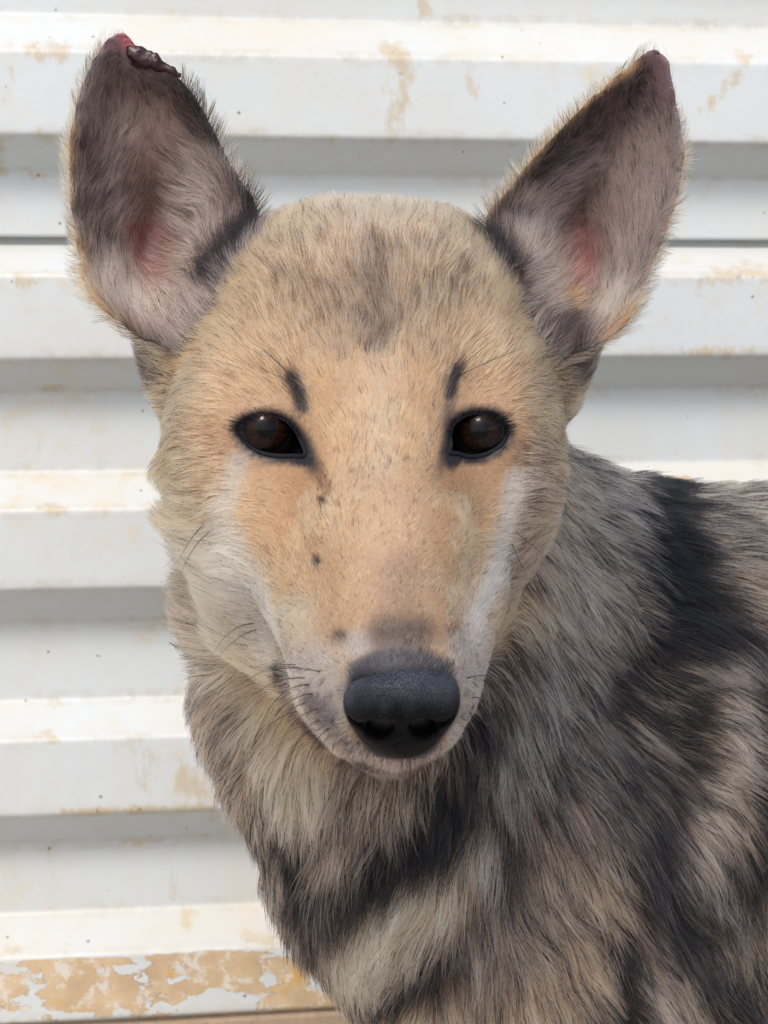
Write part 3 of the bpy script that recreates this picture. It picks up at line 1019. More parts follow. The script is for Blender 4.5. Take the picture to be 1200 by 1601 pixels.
EI.add([(750, 335), (800, 275), (860, 205), (930, 140), (990, 100)], 14, (200, 160, 116), 0.15)
EI.add([(1025, 90), (1035, 120)], 22, (92, 70, 72), 0.4)
EI.add([(830, 330), (850, 400), (860, 470)], 32, (176, 168, 162), 0.12)
EI.add([(870, 290), (930, 260)], 22, (150, 148, 150), 0.2)
EI.add([(1040, 230), (1020, 330), (970, 430)], 34, (160, 152, 150), 0.14)
EI.add([(1084, 200), (1072, 300), (1040, 390), (1004, 480)], 13, (196, 162, 124), 0.14)
EI.add([(960, 490), (990, 500)], 34, (204, 190, 172), 0.04)
EI.add([(1004, 490), (962, 536)], 24, (196, 152, 110), 0.08)
EI.add([(880, 520), (900, 550)], 22, (70, 66, 68), 0.8, soft=0.8)
EO = Coat((196, 158, 118), 0.32)        # backs of the ears

# hair flow control points: u, v, du, dv, length mm, lift degrees
HF = []
def hf(L, u, v, du, dv, ln, lift, both=True):
    L.append((u, v, du, dv, ln, lift))
    if both:
        (mu, mv), = mir([(u, v)])
        L.append((mu, mv, -du, dv, ln, lift))
for a in ((590, 1000, 0, -1, 3.2, 20), (600, 900, 0, -1, 3.6, 20), (595, 780, 0, -1, 5, 18), (588, 680, 0, -1, 7, 18), (583, 590, 0, -1, 8.5, 20),
          (583, 500, 0, -1, 11, 24), (583, 400, 0, -1, 13, 28), (583, 320, 0, -1, 14, 34)):
    hf(HF, *a, both=False)
for a in ((500, 1000, -.5, -.7, 3.2, 22), (500, 900, -.6, -.7, 4, 20), (480, 800, -.5, -.8, 5, 18), (512, 700, -.25, -1, 6.5, 18), (460, 590, -.35, -.95, 9, 20),
          (500, 480, -.25, -1, 11, 24), (440, 400, -.45, -.9, 13, 26), (480, 330, -.3, -1, 13, 32), (370, 430, -.7, -.75, 13, 26), (400, 520, -.6, -.75, 11, 22),
          (330, 520, -.9, -.45, 13, 26), (390, 620, -.7, -.6, 8, 20), (330, 620, -1, -.15, 12, 24), (270, 560, -.95, -.2, 12, 24), (250, 640, -1, .15, 12, 24),
          (330, 690, -1, .1, 10, 24), (400, 745, -.95, .0, 6, 18), (460, 760, -.8, -.35, 5, 18), (320, 780, -.95, .12, 12, 26), (260, 720, -.9, .35, 14, 28),
          (390, 830, -.9, -.1, 8, 22), (290, 860, -.9, -.1, 20, 30), (350, 930, -.9, -.35, 15, 26), (420, 950, -.8, -.35, 6, 20), (450, 1020, -.8, -.2, 4, 22),
          (500, 1100, -.7, .4, 3.4, 22), (560, 1180, -.3, .9, 4, 24), (350, 1050, -.9, .2, 20, 26), (430, 1120, -.7, .6, 16, 26), (520, 1215, -.2, 1, 12, 26)):
    hf(HF, *a)
hf(HF, 615, 1215, 0, 1, 9, 26, both=False)
BF = []
for a in ((235, 720, -.9, .2, 14, 34), (240, 820, -.95, -.15, 22, 40), (262, 930, -.9, -.45, 20, 30), (300, 1000, -.9, -.1, 18, 26), (280, 1100, -.7, .6, 19, 28),
          (330, 1150, -.7, .7, 22, 26), (340, 1270, -.35, .9, 28, 30), (450, 1250, -.15, 1, 30, 24), (420, 1390, -.1, .95, 32, 30), (480, 1540, -.05, .95, 30, 28),
          (400, 1050, -.5, .75, 24, 24), (620, 1260, 0, 1, 24, 22), (650, 1430, -.45, .9, 34, 22), (560, 1570, -.1, 1, 32, 22), (760, 1120, -.1, 1, 28, 22),
          (760, 1310, -.3, .95, 32, 22), (700, 1200, -.15, 1, 28, 22), (840, 1040, .25, .95, 30, 24), (830, 900, .35, .8, 24, 24), (900, 860, .6, .75, 28, 24),
          (900, 760, .95, .25, 24, 26), (960, 800, .9, .4, 28, 24), (1020, 760, 1, .1, 24, 24), (1100, 800, .9, .3, 30, 20), (1180, 820, .85, .5, 32, 20),
          (1150, 950, .7, .7, 34, 20), (1040, 900, .92, .35, 28, 22), (990, 1060, .85, .5, 28, 22), (1060, 1150, .95, .3, 28, 20), (1150, 1150, .8, .6, 30, 20),
          (900, 1180, .45, .9, 30, 22), (860, 1300, .35, .93, 30, 20), (960, 1330, .6, .8, 28, 20), (850, 1450, .45, .88, 28, 20), (740, 1520, .2, .95, 28, 22),
          (1060, 1350, .4, .9, 30, 22), (1150, 1350, .3, .95, 32, 22), (1000, 1500, .45, .88, 28, 20), (1120, 1550, .4, .9, 30, 20), (1400, 900, .9, .4, 34, 18),
          (1400, 1300, .6, .8, 32, 18), (1900, 1000, .8, .55, 34, 18)):
    hf(BF, *a, both=False)
EF = []
for a in ((190, 80, -.1, -1, 3.5, 35), (250, 140, .1, -1, 5, 30), (150, 160, -.5, -.85, 6.5, 34), (110, 250, -.9, -.4, 8, 40), (102, 360, -.95, -.2, 8, 40),
          (130, 440, -.9, .1, 8, 38), (170, 300, .25, -.8, 6.5, 34), (220, 220, .1, -1, 6.5, 30), (300, 150, .4, -.9, 9, 36), (350, 220, .6, -.8, 10, 38), (400, 290, .6, -.7, 10, 36),
          (280, 240, -.3, -.8, 8, 34), (300, 320, -.8, -.45, 9.5, 36), (290, 420, -.85, -.3, 11, 34), (350, 360, .2, -.9, 9, 30), (240, 330, -.3, -.6, 7, 34),
          (190, 430, -.7, -.7, 11, 30), (240, 490, -.6, -.8, 11, 26), (170, 490, -.8, -.2, 9, 30), (320, 450, -.6, -.6, 10, 28)):
    hf(EF, *a, both=False)
for a in ((1030, 85, .1, -1, 3, 30), (990, 130, -.2, -1, 5, 30), (930, 150, -.5, -.85, 7, 34), (870, 210, -.6, -.8, 8, 36), (800, 280, -.6, -.8, 9, 38), (760, 330, -.6, -.8, 10, 36),
          (1060, 200, .6, -.7, 5, 36), (1078, 270, .95, -.2, 6.5, 40), (1050, 370, .95, .1, 7.5, 40), (1005, 460, .9, .3, 8, 38), (960, 200, -.1, -.9, 6, 30),
          (900, 260, .45, -.85, 7.5, 32), (850, 330, .6, -.8, 10, 34), (850, 430, .75, -.4, 11, 34), (800, 370, -.1, -1, 9, 30), (980, 300, .3, -.9, 6, 30), (1010, 330, .7, -.7, 8.5, 34),
          (960, 420, .7, -.7, 9.5, 32), (940, 500, .85, -.5, 11, 28), (890, 530, .5, -.7, 11, 26), (910, 350, .2, -.8, 6, 34)):
    hf(EF, *a, both=False)

def flow(L, u, v, sig):
    A = np.array(L, float)
    A[:, 2:4] /= np.linalg.norm(A[:, 2:4], axis=1)[:, None]
    du = u[:, None] - A[None, :, 0]; dv = v[:, None] - A[None, :, 1]
    w = 1.0 / ((du * du + dv * dv) / sig ** 2 + 0.02) ** 1.7
    w /= w.sum(1)[:, None]
    return w @ A[:, 2:]

def clearance(u, v):
    """distance in photo pixels from the bare places of the face"""
    d = np.full(u.shape, 999.0)
    for poly in OUT:
        d = np.minimum(d, poly_sd(u, v, poly))
        d = np.minimum(d, poly_sd(u, v - 7, poly) + 1.5)
    d = np.minimum(d, poly_sd(u, v, [(452, 700), (470, 702), (486, 716), (482, 728), (458, 722)]))
    d = np.minimum(d, poly_sd(u, v, [(714, 698), (702, 706), (699, 722), (706, 732), (722, 716)]))
    return d

NOSE_POLY = spline_closed([(543, 1075), (550, 1058), (580, 1048), (625, 1044), (668, 1048), (702, 1058), (714, 1080), (716, 1110), (700, 1142), (668, 1178), (625, 1186),
                           (585, 1178), (556, 1146), (540, 1110)], 60)
WOUND = [(186, 60), (215, 62), (238, 90), (270, 108), (278, 122), (240, 112), (205, 100)]

def coat_at(p, n, wob=None):
    """colour, darkness, image flow, length, lift, region for points p with normals n"""
    u, v, d = proj(p)
    g = groups_at(p)
    reg = np.argmin(np.stack([g['head'] - 0.0, g['ear'], g['body']], 1), 1)
    front = np.zeros(len(p), bool)
    for e in EAR:
        sd = poly_sd(u, v, e['poly']) * d / F
        front |= (sd < 0.004) & (d < ear_surface(e, u, v, sd) + 0.0004)
    col = np.zeros((len(p), 3)); dk = np.zeros(len(p)); fl = np.zeros((len(p), 4))
    w_ = np.zeros(len(p)) if wob is None else wob
    bw = sstep(-0.010, 0.010, g['head'] - g['body'])            # head -> body blend
    ch, dh = H.at(u, v, w_); cb, db = B.at(u, v, w_)
    col = ch * (1 - bw[:, None]) + cb * bw[:, None]
    dk = dh * (1 - bw) + db * bw
    fh = flow(HF, u, v, 60.0); fb = flow(BF, u, v, 70.0)
    fl = fh * (1 - bw[:, None]) + fb * bw[:, None]
    m = (reg == 1)
    fe = flow(EF, u, v, 40.0)
    ce, de = EI.at(u, v, w_); co, do = EO.at(u, v, w_)
    mi = m & front; mo = m & ~front
    col[mi], dk[mi], fl[mi] = ce[mi], de[mi], fe[mi]
    col[mo], dk[mo] = co[mo], do[mo]
    fl[mo] = fe[mo]; fl[mo, 2] = 9.5; fl[mo, 3] = 30
    return u, v, d, reg, mi, col, dk, fl

# vertex normals of the skin
def vnormals(V, Fc):
    n = np.cross(V[Fc[:, 2]] - V[Fc[:, 0]], V[Fc[:, 3]] - V[Fc[:, 1]])
    out = np.stack([sum(np.bincount(Fc[:, j], n[:, k], len(V)) for j in range(4)) for k in range(3)], 1)
    return out / (np.linalg.norm(out, axis=1)[:, None] + 1e-12)
VN = vnormals(V, Fc)
dirn = VN @ FW
# outward test
h_ = field(V + VN * 0.001) - field(V - VN * 0.001)
if (h_ > 0).mean() < 0.5:
    Fc = Fc[:, ::-1]; VN = -VN

def srgb_mul(c, k):
    return np.clip(c * k, 0, 1)

u_, v_, d_, reg_, mi_, col_, dk_, fl_ = coat_at(V, VN)
skin = col_ * (1 - dk_[:, None]) * 0.55 + lin((50, 45, 45)) * dk_[:, None] * 0.5
clr = clearance(u_, v_)
near = (V - CAM) @ FW < 0.78
wlip = (1 - sstep(4, 12, seg_dist2(u_, v_, [tuple(q) for q in MOUTH]))) * near
wlip2 = (1 - sstep(5, 20, seg_dist2(u_, v_, [tuple(q) for q in MOUTH]))) * near
skin += (lin((112, 96, 98)) - skin) * wlip2[:, None] * 0.8
skin += (lin((26, 22, 25)) - skin) * wlip[:, None] * 0.9
weye = (1 - sstep(1, 9, clr)) * near
skin += (lin((34, 31, 36)) - skin) * weye[:, None]
canal = np.exp(-(((u_ - 240) / 45) ** 2 + ((v_ - 395) / 75) ** 2)) + np.exp(-(((u_ - 902) / 32) ** 2 + ((v_ - 405) / 70) ** 2))
wc = np.clip(canal * 1.3, 0, 1) * mi_
skin += (lin((112, 76, 74)) - skin) * wc[:, None]
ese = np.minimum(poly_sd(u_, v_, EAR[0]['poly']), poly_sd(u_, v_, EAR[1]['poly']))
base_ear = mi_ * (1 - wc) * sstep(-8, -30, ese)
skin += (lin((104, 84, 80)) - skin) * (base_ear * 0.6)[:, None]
# bare skin at the ear tips, blood on the torn one
wn2 = sstep(6, -6, poly_sd(u_, v_, NOSE_POLY)) * (d_ < 0.70)
skin += (lin((8, 8, 9)) - skin) * wn2[:, None]
t1 = (1 - sstep(14, 34, seg_dist2(u_, v_, [(1024, 78), (1044, 110), (1052, 150)]))) * (reg_ == 1)
skin += (lin((100, 78, 80)) - skin) * t1[:, None]
t2 = (1 - sstep(14, 30, seg_dist2(u_, v_, [(165, 62), (190, 48), (210, 62)]))) * (reg_ == 1)
skin += (lin((126, 96, 104)) - skin) * t2[:, None]
t3 = (1 - sstep(6, 18, seg_dist2(u_, v_, [(196, 62), (206, 74)]))) * (reg_ == 1)
skin += (lin((160, 92, 98)) - skin) * t3[:, None]
t4 = (1 - sstep(8, 18, seg_dist2(u_, v_, [(212, 84), (222, 92), (262, 104)]))) * (reg_ == 1)
skin += (lin((60, 22, 28)) - skin) * t4[:, None]

M_skin, nt, bs = new_mat('dog_skin')
at = nt.nodes.new('ShaderNodeAttribute'); at.attribute_name = 'tint'
nz = N(nt, 'ShaderNodeTexNoise', Scale=700.0, Detail=4.0)
tcn = nt.nodes.new('ShaderNodeTexCoord')
nt.links.new(tcn.outputs['Object'], nz.inputs['Vector'])
nt.links.new(mix(nt, math_n(nt, 'MULTIPLY', nz.outputs['Fac'], 0.5), at.outputs['Color'], (0.03, 0.02, 0.02), 'MULTIPLY'), bs.inputs['Base Color'])
bpn = N(nt, 'ShaderNodeBump', Strength=0.5, Distance=0.0006)
nt.links.new(nz.outputs['Fac'], bpn.inputs['Height'])
nt.links.new(bpn.outputs['Normal'], bs.inputs['Normal'])
bs.inputs['Roughness'].default_value = 0.55
bs.inputs['Specular IOR Level'].default_value = 0.35
bs.inputs['Subsurface Weight'].default_value = 0.0

dog = bpy.data.objects.new('dog', None)
C.objects.link(dog)
tag(dog, 'tan, grey and black shepherd-type dog with one torn ear tip, facing us', 'dog')
body = mesh_obj('body', V, Fc, M_skin, dog)
ca = body.data.attributes.new('tint', 'FLOAT_COLOR', 'POINT')
ca.data.foreach_set('color', np.hstack([np.clip(skin, 0, 1), np.ones((len(V), 1))]).astype(np.float32).ravel())

# ------------------------------------------------------------------ nose leather
NP_ = PR
def build_part(name, fill, box, h, mat, parent):
    global PR
    keep = PR
    PR = []
    fill()
    mine = PR
    PR = keep
    lo, hi = box
    gs = [np.arange(lo[k], hi[k], h) for k in range(3)]
    v, f = surface_nets(mine, *gs)
    v = relax(v, f, 3, 0.5)
    nn = vnormals(v, f)
    if (field(v + nn * 0.0005, mine) > field(v - nn * 0.0005, mine)).mean() < 0.5:
        f = f[:, ::-1]
    if name == 'scab':
        v = v + vnormals(v, f) * ((vnoise(v, 0.0026) - 0.5) * 0.0020 + (vnoise(v, 0.0011) - 0.5) * 0.0007)[:, None]
    return mesh_obj(name, v, f, mat, parent)

def nose_fill():
    ell('nose', P(628, 1082, 0.6500), (17.2, 17.5, 13.2), k=6)
    ell('nose', P(586, 1102, 0.6505), (9.4, 12, 10), k=6)
    ell('nose', P(668, 1100, 0.6505), (9.2, 12, 10), k=6)
    ell('nose', P(626, 1140, 0.6545), (12.5, 10.5, 9.4), k=6)
    # nostrils under the rim: round in front, slit to the side
    ell('nose', P(592, 1140, 0.6410), (4.8, 8, 3.6), rot(roll=-20), k=2.0, op='s')
    ell('nose', P(662, 1138, 0.6410), (4.8, 8, 3.6), rot(roll=20), k=2.0, op='s')
    cone('nose', P(580, 1138, 0.6410), P(549, 1122, 0.6460), 2.0, 1.1, k=1.5, op='s')
    cone('nose', P(674, 1136, 0.6410), P(707, 1119, 0.6460), 2.0, 1.1, k=1.5, op='s')
    cone('nose', P(627, 1120, 0.6355), P(624, 1185, 0.6440), 0.6, 1.0, k=3, op='s')
M_nose, nt, bs = new_mat('nose_leather')
tcn = nt.nodes.new('ShaderNodeTexCoord')
vo = N(nt, 'ShaderNodeTexVoronoi', Scale=900.0)
vo.feature = 'DISTANCE_TO_EDGE'
nz = N(nt, 'ShaderNodeTexNoise', Scale=160.0, Detail=5.0)
nt.links.new(tcn.outputs['Object'], vo.inputs['Vector']); nt.links.new(tcn.outputs['Object'], nz.inputs['Vector'])
top_sheen = nt.nodes.new('ShaderNodeAttribute'); top_sheen.attribute_name = 'top_sheen'
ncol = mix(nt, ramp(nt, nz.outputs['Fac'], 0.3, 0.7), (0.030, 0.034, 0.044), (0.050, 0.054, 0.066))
nt.links.new(mix(nt, top_sheen.outputs['Fac'], (0.0015, 0.0015, 0.002), ncol), bs.inputs['Base Color'])
bpn = N(nt, 'ShaderNodeBump', Strength=0.8, Distance=0.0006)
nt.links.new(ramp(nt, vo.outputs['Distance'], 0.0, 0.12), bpn.inputs['Height'])
nt.links.new(bpn.outputs['Normal'], bs.inputs['Normal'])
bs.inputs['Roughness'].default_value = 0.42
bs.inputs['Specular IOR Level'].default_value = 0.09
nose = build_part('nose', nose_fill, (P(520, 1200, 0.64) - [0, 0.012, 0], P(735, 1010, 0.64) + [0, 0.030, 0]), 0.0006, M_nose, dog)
# sky sheen painted grey on top, underside shade painted black round the nostrils
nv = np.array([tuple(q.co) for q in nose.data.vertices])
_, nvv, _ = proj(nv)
nose.data.attributes.new('top_sheen', 'FLOAT', 'POINT').data.foreach_set('value', sstep(1126, 1070, nvv + (vnoise(nv, 0.004) - 0.5) * 14).astype(np.float32))

# ------------------------------------------------------------------ eyes, lids
from mathutils.bvhtree import BVHTree
BV = BVHTree.FromPolygons([tuple(x) for x in V], [tuple(int(i) for i in f) for f in Fc])
def hit(u, v):
    r = P(u, v, 1.0) - CAM
    r = r / np.linalg.norm(r)
    loc, nrm, i, dist = BV.ray_cast(Vector(CAM), Vector(r))
    return (None, None) if loc is None else (np.array(loc), np.array(nrm))

M_eye, nt, bs = new_mat('eyeball')
at = nt.nodes.new('ShaderNodeAttribute'); at.attribute_name = 'tint'
nt.links.new(at.outputs['Color'], bs.inputs['Base Color'])
bs.inputs['Roughness'].default_value = 0.5
bs.inputs['Coat Weight'].default_value = 1.0
bs.inputs['Coat Roughness'].default_value = 0.012
bs.inputs['Coat IOR'].default_value = 1.25
bs.inputs['Specular IOR Level'].default_value = 0.0
M_lid = mat_simple('eyelid_skin', (0.008, 0.008, 0.011), 0.75, 0.15, bump=(500, 0.7, 0.0006))
for k, e in enumerate(EYES):
    # ball turned to the camera; a raised cornea over the iris
    n1, n2 = 48, 40
    look = CAM - e['c']; look /= np.linalg.norm(look)
    look = look + RT * (0.05 if k == 0 else -0.04) + UP * 0.03; look /= np.linalg.norm(look)
    a = np.cross(look, UP); a /= np.linalg.norm(a); b = np.cross(a, look)
    vs, cs = [], []
    for i in range(n2 + 1):
        th = math.pi * i / n2
        r = e['r'] + 0.0008 * math.exp(-(th / 0.55) ** 4)
        for j in range(n1):
            ph = 2 * math.pi * j / n1
            vs.append(e['c'] + r * (look * math.cos(th) + (a * math.cos(ph) + b * math.sin(ph)) * math.sin(th)))
            f_ = 0.7 + 0.3 * math.sin(ph * 17 + math.sin(ph * 5) * 2)
            if th < 0.30: c = (0.0006, 0.0006, 0.0008)
            elif th < 0.62: c = tuple(np.array((0.016, 0.007, 0.004)) * f_)
            elif th < 0.72: c = (0.004, 0.003, 0.003)
            else: c = (0.010, 0.008, 0.008)
            cs.append((*c, 1))
    fs = [(i * n1 + j, (i + 1) * n1 + j, (i + 1) * n1 + (j + 1) % n1, i * n1 + (j + 1) % n1) for i in range(n2) for j in range(n1)]
    eye = mesh_obj('eye', vs, fs, M_eye, dog)
    eye.data.attributes.new('tint', 'FLOAT_COLOR', 'POINT').data.foreach_set('color', np.array(cs, np.float32).ravel())
    # lid rim follows the opening
    poly = OUT[k]
    cen = poly.mean(0)
    path, rad = [], []
    for q in poly:
        o = q + (q - cen) / np.linalg.norm(q - cen) * 3.0
        loc, _ = hit(*o)
        dd = e['c'][1] - 0.009 if loc is None else (loc - CAM) @ FW
        path.append(dd)
    path = np.array(path)
    for _ in range(4):
        path = (np.roll(path, 1) + path * 2 + np.roll(path, -1)) / 4
    lower = (poly[:, 1] - cen[1]) > 4
    rad = np.where(lower, 0.0009, 0.0005)
    rad = (np.roll(rad, 1) + rad + np.roll(rad, -1)) / 3
    pts = np.array([P(q[0], q[1], dd + 0.0006) for q, dd in zip(poly, path)])
    vs, fs = tube(pts, rad, 10, closed=True)
    mesh_obj('eyelid', vs, fs, M_lid, dog)
    lv, lf = [], []
    up_i = [i for i, q in enumerate(poly) if q[1] < cen[1] - 4]
    for i in up_i:
        for rep in range(2):
            q = poly[i] + rng.normal(0, 1.2, 2)
            o = (q - cen) / np.linalg.norm(q - cen)
            o = o + np.array([(-0.5 if k == 0 else 0.5), 0.0]) + rng.normal(0, 0.15, 2)
            L = rng.uniform(9, 17)
            p0 = P(q[0], q[1], path[i] - 0.0005); p1 = P(q[0] + o[0] * L * .5, q[1] + o[1] * L * .35 + 1, path[i] - 0.004)
            p2 = P(q[0] + o[0] * L, q[1] + o[1] * L * .9, path[i] - 0.005)
            cv = [(1 - t) ** 2 * p0 + 2 * t * (1 - t) * p1 + t * t * p2 for t in np.linspace(0, 1, 6)]
            a_, b_ = tube(np.array(cv), 0.00016 * (1 - 0.8 * np.linspace(0, 1, 6)), 4)
            lf += [tuple(x + len(lv) for x in f) for f in b_]
            lv += a_
    tag(mesh_obj('eyelashes', lv, lf, M_lid, dog), kind='stuff')

# scab on the torn ear tip
M_scab = mat_simple('dried_blood_scab', (0.022, 0.0045, 0.006), 0.42, 0.35, coat=0.1, bump=(420, 0.8, 0.0008))
def scab_fill():
    rs = np.random.default_rng(3)
    lst = [(204, 76, 2.0), (212, 84, 2.9), (222, 80, 2.2), (220, 92, 3.0), (230, 88, 2.4), (228, 99, 2.5), (240, 96, 2.2), (250, 100, 1.9), (246, 106, 1.9), (260, 106, 1.7), (270, 112, 1.5), (280, 119, 1.2),
           (214, 98, 1.9)]
    for (uu, vv, rr) in lst:
        kk = 1.6
        loc, _ = hit(uu - 2, vv + 3)
        dd = 0.765 if loc is None else (loc - CAM) @ FW
        ell('nose', P(uu, vv, dd + 0.0004), (rr * rs.uniform(.8, 1.2), rr * 0.6, rr * rs.uniform(.9, 1.3)), k=kk)
build_part('scab', scab_fill, (P(185, 130, 0.76) - [0, 0.02, 0], P(292, 50, 0.76) + [0, 0.035, 0]), 0.0007, M_scab, dog)
print('parts', time.time() - _t)

# ------------------------------------------------------------------ fur
def make_fur(name, n_target, want):
    tri = np.vstack([Fc[:, [0, 1, 2]], Fc[:, [0, 2, 3]]])
    a = V[tri[:, 0]]; b = V[tri[:, 1]]; c = V[tri[:, 2]]
    area = np.linalg.norm(np.cross(b - a, c - a), axis=1) / 2
    cen = (a + b + c) / 3
    w = area * want(cen, VN[tri].mean(1), reg_[tri[:, 0]])
    pr = w / w.sum()
    t = np.searchsorted(np.cumsum(pr), rng.random(n_target))
    t = np.clip(t, 0, len(tri) - 1)
    r1 = np.sqrt(rng.random(n_target)); r2 = rng.random(n_target)
    B0, B1, B2 = 1 - r1, r1 * (1 - r2), r1 * r2
    p = V[tri[t, 0]] * B0[:, None] + V[tri[t, 1]] * B1[:, None] + V[tri[t, 2]] * B2[:, None]
    n = VN[tri[t, 0]] * B0[:, None] + VN[tri[t, 1]] * B1[:, None] + VN[tri[t, 2]] * B2[:, None]
    n /= np.linalg.norm(n, axis=1)[:, None]
    wob = (vnoise(p, 0.006) - 0.5) * 0.5 + (rng.random(len(p)) - 0.5) * 0.9
    u, v, d, reg, mi, col, dk, fl = coat_at(p, n, wob)
    dk = np.where(dk > 0.8, dk, dk * np.where(reg == 0, 0.66, np.where(reg == 1, 0.75, 0.86)) + 0.0)
    ln = fl[:, 2] * 0.001; lift = np.radians(fl[:, 3])
    dr = RT[None] * fl[:, 0:1] - UP[None] * fl[:, 1:2]
    # on faces turned away from the camera hair lies backwards
    dr = dr / (np.linalg.norm(dr, axis=1)[:, None] + 1e-9) + FW[None] * 0.25
    T = dr - n * (dr * n).sum(1)[:, None]
    T /= np.linalg.norm(T, axis=1)[:, None] + 1e-6
    # bare places
    near = d < 0.78
    cl = clearance(u, v)
    keep = ~((cl < 1.5) & near)
    keep &= ~((poly_sd(u, v, NOSE_POLY) < -1) & (d < 0.672))
    ml = seg_dist2(u, v, [tuple(q) for q in MOUTH])
    keep &= ~((ml < 5.5) & (d < 0.70) & (rng.random(len(p)) < 0.9))
    keep &= ~((poly_sd(u, v, WOUND) < 6) & (reg == 1))
    tip = (reg == 1) & ((seg_dist2(u, v, [(1026, 78), (1046, 112), (1052, 150)]) < 22) | (seg_dist2(u, v, [(168, 58), (192, 46), (206, 66)]) < 20))
    keep &= ~(tip & (rng.random(len(p)) < 0.85))
    can = np.exp(-(((u - 240) / 45) ** 2 + ((v - 395) / 80) ** 2)) + np.exp(-(((u - 902) / 34) ** 2 + ((v - 405) / 75) ** 2))
    keep &= ~(mi & (rng.random(len(p)) < can * 0.8))
    for A in (0,):
        p, n, T, u, v, d, reg, mi, col, dk, ln, lift, cl = [x[keep] for x in (p, n, T, u, v, d, reg, mi, col, dk, ln, lift, cl)]
    m = len(p)
    eye_short = np.where(d < 0.78, 0.30 + 0.70 * sstep(3, 45, cl), 1)
    lipd = seg_dist2(u, v, [tuple(q) for q in MOUTH])
    ln = ln * eye_short * (0.72 + 0.5 * rng.random(m)) 
    # broken direction noise, shared by neighbours plus a little of its own
    S = np.cross(n, T)
    wv = (vnoise(p, 0.014) - 0.5) * 0.7 + (vnoise(p, 0.004) - 0.5) * 0.55 + rng.normal(0, 0.13, m)
    head = reg == 0
    lg = np.where(head, 0.72, 1.0)
    ln = ln * lg * np.where(reg == 2, 0.74, 1.0)
    lift = np.where(head, lift * 0.8, lift)
    for (tu, tv, tr, tl) in ((243, 712, 20, 0.007), (256, 840, 26, 0.016)):
        gk = np.exp(-((u - tu) ** 2 + (v - tv) ** 2) / tr ** 2)
        ln = ln + tl * gk; lift = lift + 0.6 * gk
    lift = lift + (vnoise(p + 3.0, 0.008) - 0.5) * 0.35 + rng.normal(0, 0.09, m)
    T2 = T * np.cos(wv)[:, None] + S * np.sin(wv)[:, None]
    K = 6
    ts = np.linspace(0, 1, K)
    bend = rng.normal(0, 0.16, m) + (vnoise(p + 9, 0.01) - 0.5) * 0.5
    X = np.zeros((m, K, 3))
    for i, t_ in enumerate(ts):
        al = lift * (1.35 - 0.85 * t_)
        fwd = T2 * np.cos(al)[:, None] + n * np.sin(al)[:, None] + S * (bend * t_)[:, None]
        if i == 0:
            X[:, 0] = p - n * 0.0004
        else:
            X[:, i] = X[:, i - 1] + fwd * (ln / (K - 1))[:, None]
    X[:, :, 2] -= (ts ** 2)[None] * (ln * ln * 2.2)[:, None]
    # locks: the tips lean together, in small wisps inside larger tufts
    def nearest(step):
        ci = np.arange(0, m, step)
        kd = kdtree.KDTree(len(ci))
        for j, i in enumerate(ci):
            kd.insert(p[i], j)
        kd.balance()
        own = np.fromiter((kd.find(q)[1] for q in p), dtype=np.int64, count=m)
        return own, ci[own], len(ci)
    for step, amt in ((30, 0.30), (4, 0.62)):
        own, G, nc = nearest(step)
        cf = amt * (0.5 + vnoise(p + 5 + step, 0.012)) * np.clip(ln / 0.014, 0.3, 1.0)
        for i in range(1, K):
            wt = np.clip(cf * ts[i] ** 1.3, 0, 0.92)[:, None]
            X[:, i] = X[:, i] * (1 - wt) + (X[G, i] + (p - p[G]) * 0.3) * wt
    # colours: every hair is light or dark, agouti tips
    clr_ = rng.random(nc)[own]
    cn = np.where(reg == 2, vnoise(p + 17, 0.004) * 0.12 + clr_ * 0.58 + rng.random(m) * 0.30, vnoise(p + 17, 0.0025) * 0.05 + clr_ * 0.45 + rng.random(m) * 0.50)
    cn = np.clip(0.5 + (cn - 0.5) * 1.45, 0.02, 0.93)
    isd = cn < dk
    mx = col.max(1)[:, None]
    col = mx * (col / mx) ** 1.0 * np.array([1.41, 1.10, 0.94])
    bright = (0.76 + 0.22 * rng.random(m) + 0.36 * rng.random(nc)[own]) * (0.90 + 0.2 * vnoise(p + 21, 0.009))
    lightc = col * bright[:, None]
    lightc = lightc + (np.array([0.62, 0.55, 0.48]) - lightc) * ((rng.random(m) < 0.10) * 0.35)[:, None]
    dcol = np.tile(lin((20, 20, 22)), (m, 1)) * (0.5 + 0.9 * rng.random(m))[:, None]
    dcol = dcol * np.where((reg == 0)[:, None], np.array([[1.9, 1.35, 1.1]]), 1.0)
    rootc = np.where(isd[:, None], dcol * 0.9 + lightc * 0.10, lightc * 0.72)
    tipc = np.where(isd[:, None], dcol, lightc)
    tipdark = (rng.random(m) < np.clip(dk * 1.3, 0.03, 0.9)) & ~isd
    tipc2 = np.where(tipdark[:, None], tipc * 0.42, tipc)
    CC = np.zeros((m, K, 4), np.float32); CC[:, :, 3] = 1
    for i, t_ in enumerate(ts):
        cc = rootc + (tipc - rootc) * min(1, t_ * 1.8)
        if t_ > 0.6:
            cc = cc + (tipc2 - cc) * min(1, (t_ - 0.6) / 0.25)
        CC[:, i, :3] = cc * np.minimum(1, 0.90 / (cc.max(1) + 1e-6))[:, None]
    r0 = np.where(reg == 2, 0.00015, 0.000070) * (0.8 + 0.5 * rng.random(m))
    R = (r0[:, None] * (1 - 0.85 * ts[None] ** 1.5)).astype(np.float32)
    cu = bpy.data.hair_curves.new(name)
    cu.add_curves([K] * m)
    cu.attributes['position'].data.foreach_set('vector', X.astype(np.float32).ravel())
    ra = cu.attributes.get('radius') or cu.attributes.new('radius', 'FLOAT', 'POINT')
    ra.data.foreach_set('value', R.ravel())
    tc_ = cu.attributes.new('tint', 'FLOAT_COLOR', 'POINT')
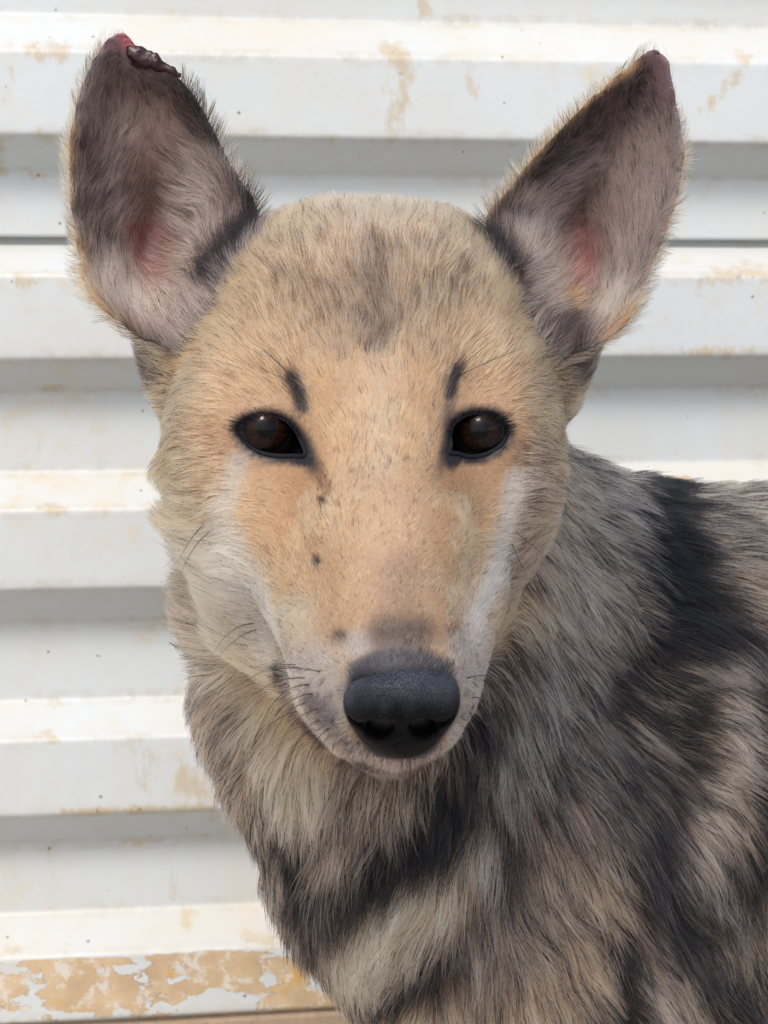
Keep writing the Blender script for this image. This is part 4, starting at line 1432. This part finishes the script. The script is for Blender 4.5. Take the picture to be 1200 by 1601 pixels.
    tc_.data.foreach_set('color', CC.ravel())
    cu.materials.append(M_fur)
    o = bpy.data.objects.new(name, cu)
    C.objects.link(o)
    o.parent = dog
    tag(o, kind='stuff')
    return o

COAT = 1.0
M_fur = bpy.data.materials.new('fur')
M_fur.use_nodes = True
nt = M_fur.node_tree
nt.nodes.clear()
ho = nt.nodes.new('ShaderNodeOutputMaterial')
hb = nt.nodes.new('ShaderNodeBsdfHairPrincipled')
hb.model = 'CHIANG'
hb.parametrization = 'COLOR'
at = nt.nodes.new('ShaderNodeAttribute'); at.attribute_name = 'tint'
nt.links.new(at.outputs['Color'], hb.inputs['Color'])
hb.inputs['IOR'].default_value = 1.30
hb.inputs['Roughness'].default_value = 0.5
hb.inputs['Radial Roughness'].default_value = 0.6
nt.links.new(hb.outputs[0], ho.inputs['Surface'])

def facing(n):
    return 0.35 + 0.65 * sstep(-0.2, 0.15, -(n @ FW))
if not QUICK:
    make_fur('head_fur', 230000, lambda c, n, r: (r != 2) * facing(n) * (1.0 + 1.6 * ((c - CAM) @ FW < 0.70)))
    make_fur('body_fur', 230000, lambda c, n, r: (r == 2) * facing(n) * np.where(c[:, 0] > 0.26, 0.35, 1.0) * np.where(c[:, 2] < 0.27, 0.4, 1.0))
print('fur', time.time() - _t)

# ------------------------------------------------------------------ whiskers and brow hairs
M_whisk = mat_simple('whisker', (0.035, 0.026, 0.022), 0.4, 0.5)
def whisker(a, b, c, out=0.02, r=0.00022):
    """root pixel a on the skin, then through b to c, standing off the face"""
    loc, nrm = hit(*a)
    if loc is None:
        return
    d0 = (loc - CAM) @ FW
    p1 = P(b[0], b[1], d0 - out * 0.3); p2 = P(c[0], c[1], d0 + out * 0.4)
    pts = []
    for t in np.linspace(0, 1, 14):
        q = (1 - t) ** 2 * loc + 2 * t * (1 - t) * p1 + t * t * p2
        pts.append(q)
    vs, fs = tube(np.array(pts), r * (1 - 0.85 * np.linspace(0, 1, 14)), 5)
    mesh_obj('whisker', vs, fs, M_whisk, dog)
for a, b, c in [((470, 1046), (420, 1030), (372, 1075)), ((476, 1060), (405, 1055), (362, 1130)), ((482, 1070), (425, 1070), (398, 1160)), ((488, 1085), (430, 1085), (402, 1185)),
                ((478, 1098), (430, 1110), (412, 1195)), ((496, 1108), (440, 1120), (425, 1210)), ((500, 1125), (460, 1140), (446, 1215)), ((486, 1140), (455, 1160), (450, 1205)),
                ((462, 1040), (430, 1035), (400, 1050)), ((500, 1050), (440, 1036), (395, 1058)), ((512, 1140), (480, 1160), (470, 1225)), ((470, 1110), (420, 1120), (392, 1170)),
                ((396, 975), (360, 975), (334, 1020)), ((400, 985), (370, 990), (340, 1030)), ((320, 818), (296, 840), (278, 880)), ((330, 830), (300, 850), (284, 895)),
                ((730, 1060), (762, 1050), (790, 1066)), ((738, 1090), (770, 1090), (800, 1120)), ((800, 850), (812, 880), (826, 905)), ((806, 832), (830, 850), (850, 868)),
                ((462, 596), (430, 560), (385, 528)), ((466, 604), (430, 585), (392, 570)), ((458, 590), (420, 552), (368, 505)),
                ((712, 580), (735, 560), (775, 528)), ((716, 588), (770, 560), (830, 540)), ((708, 574), (730, 548), (768, 510))]:
    whisker(a, b, c)
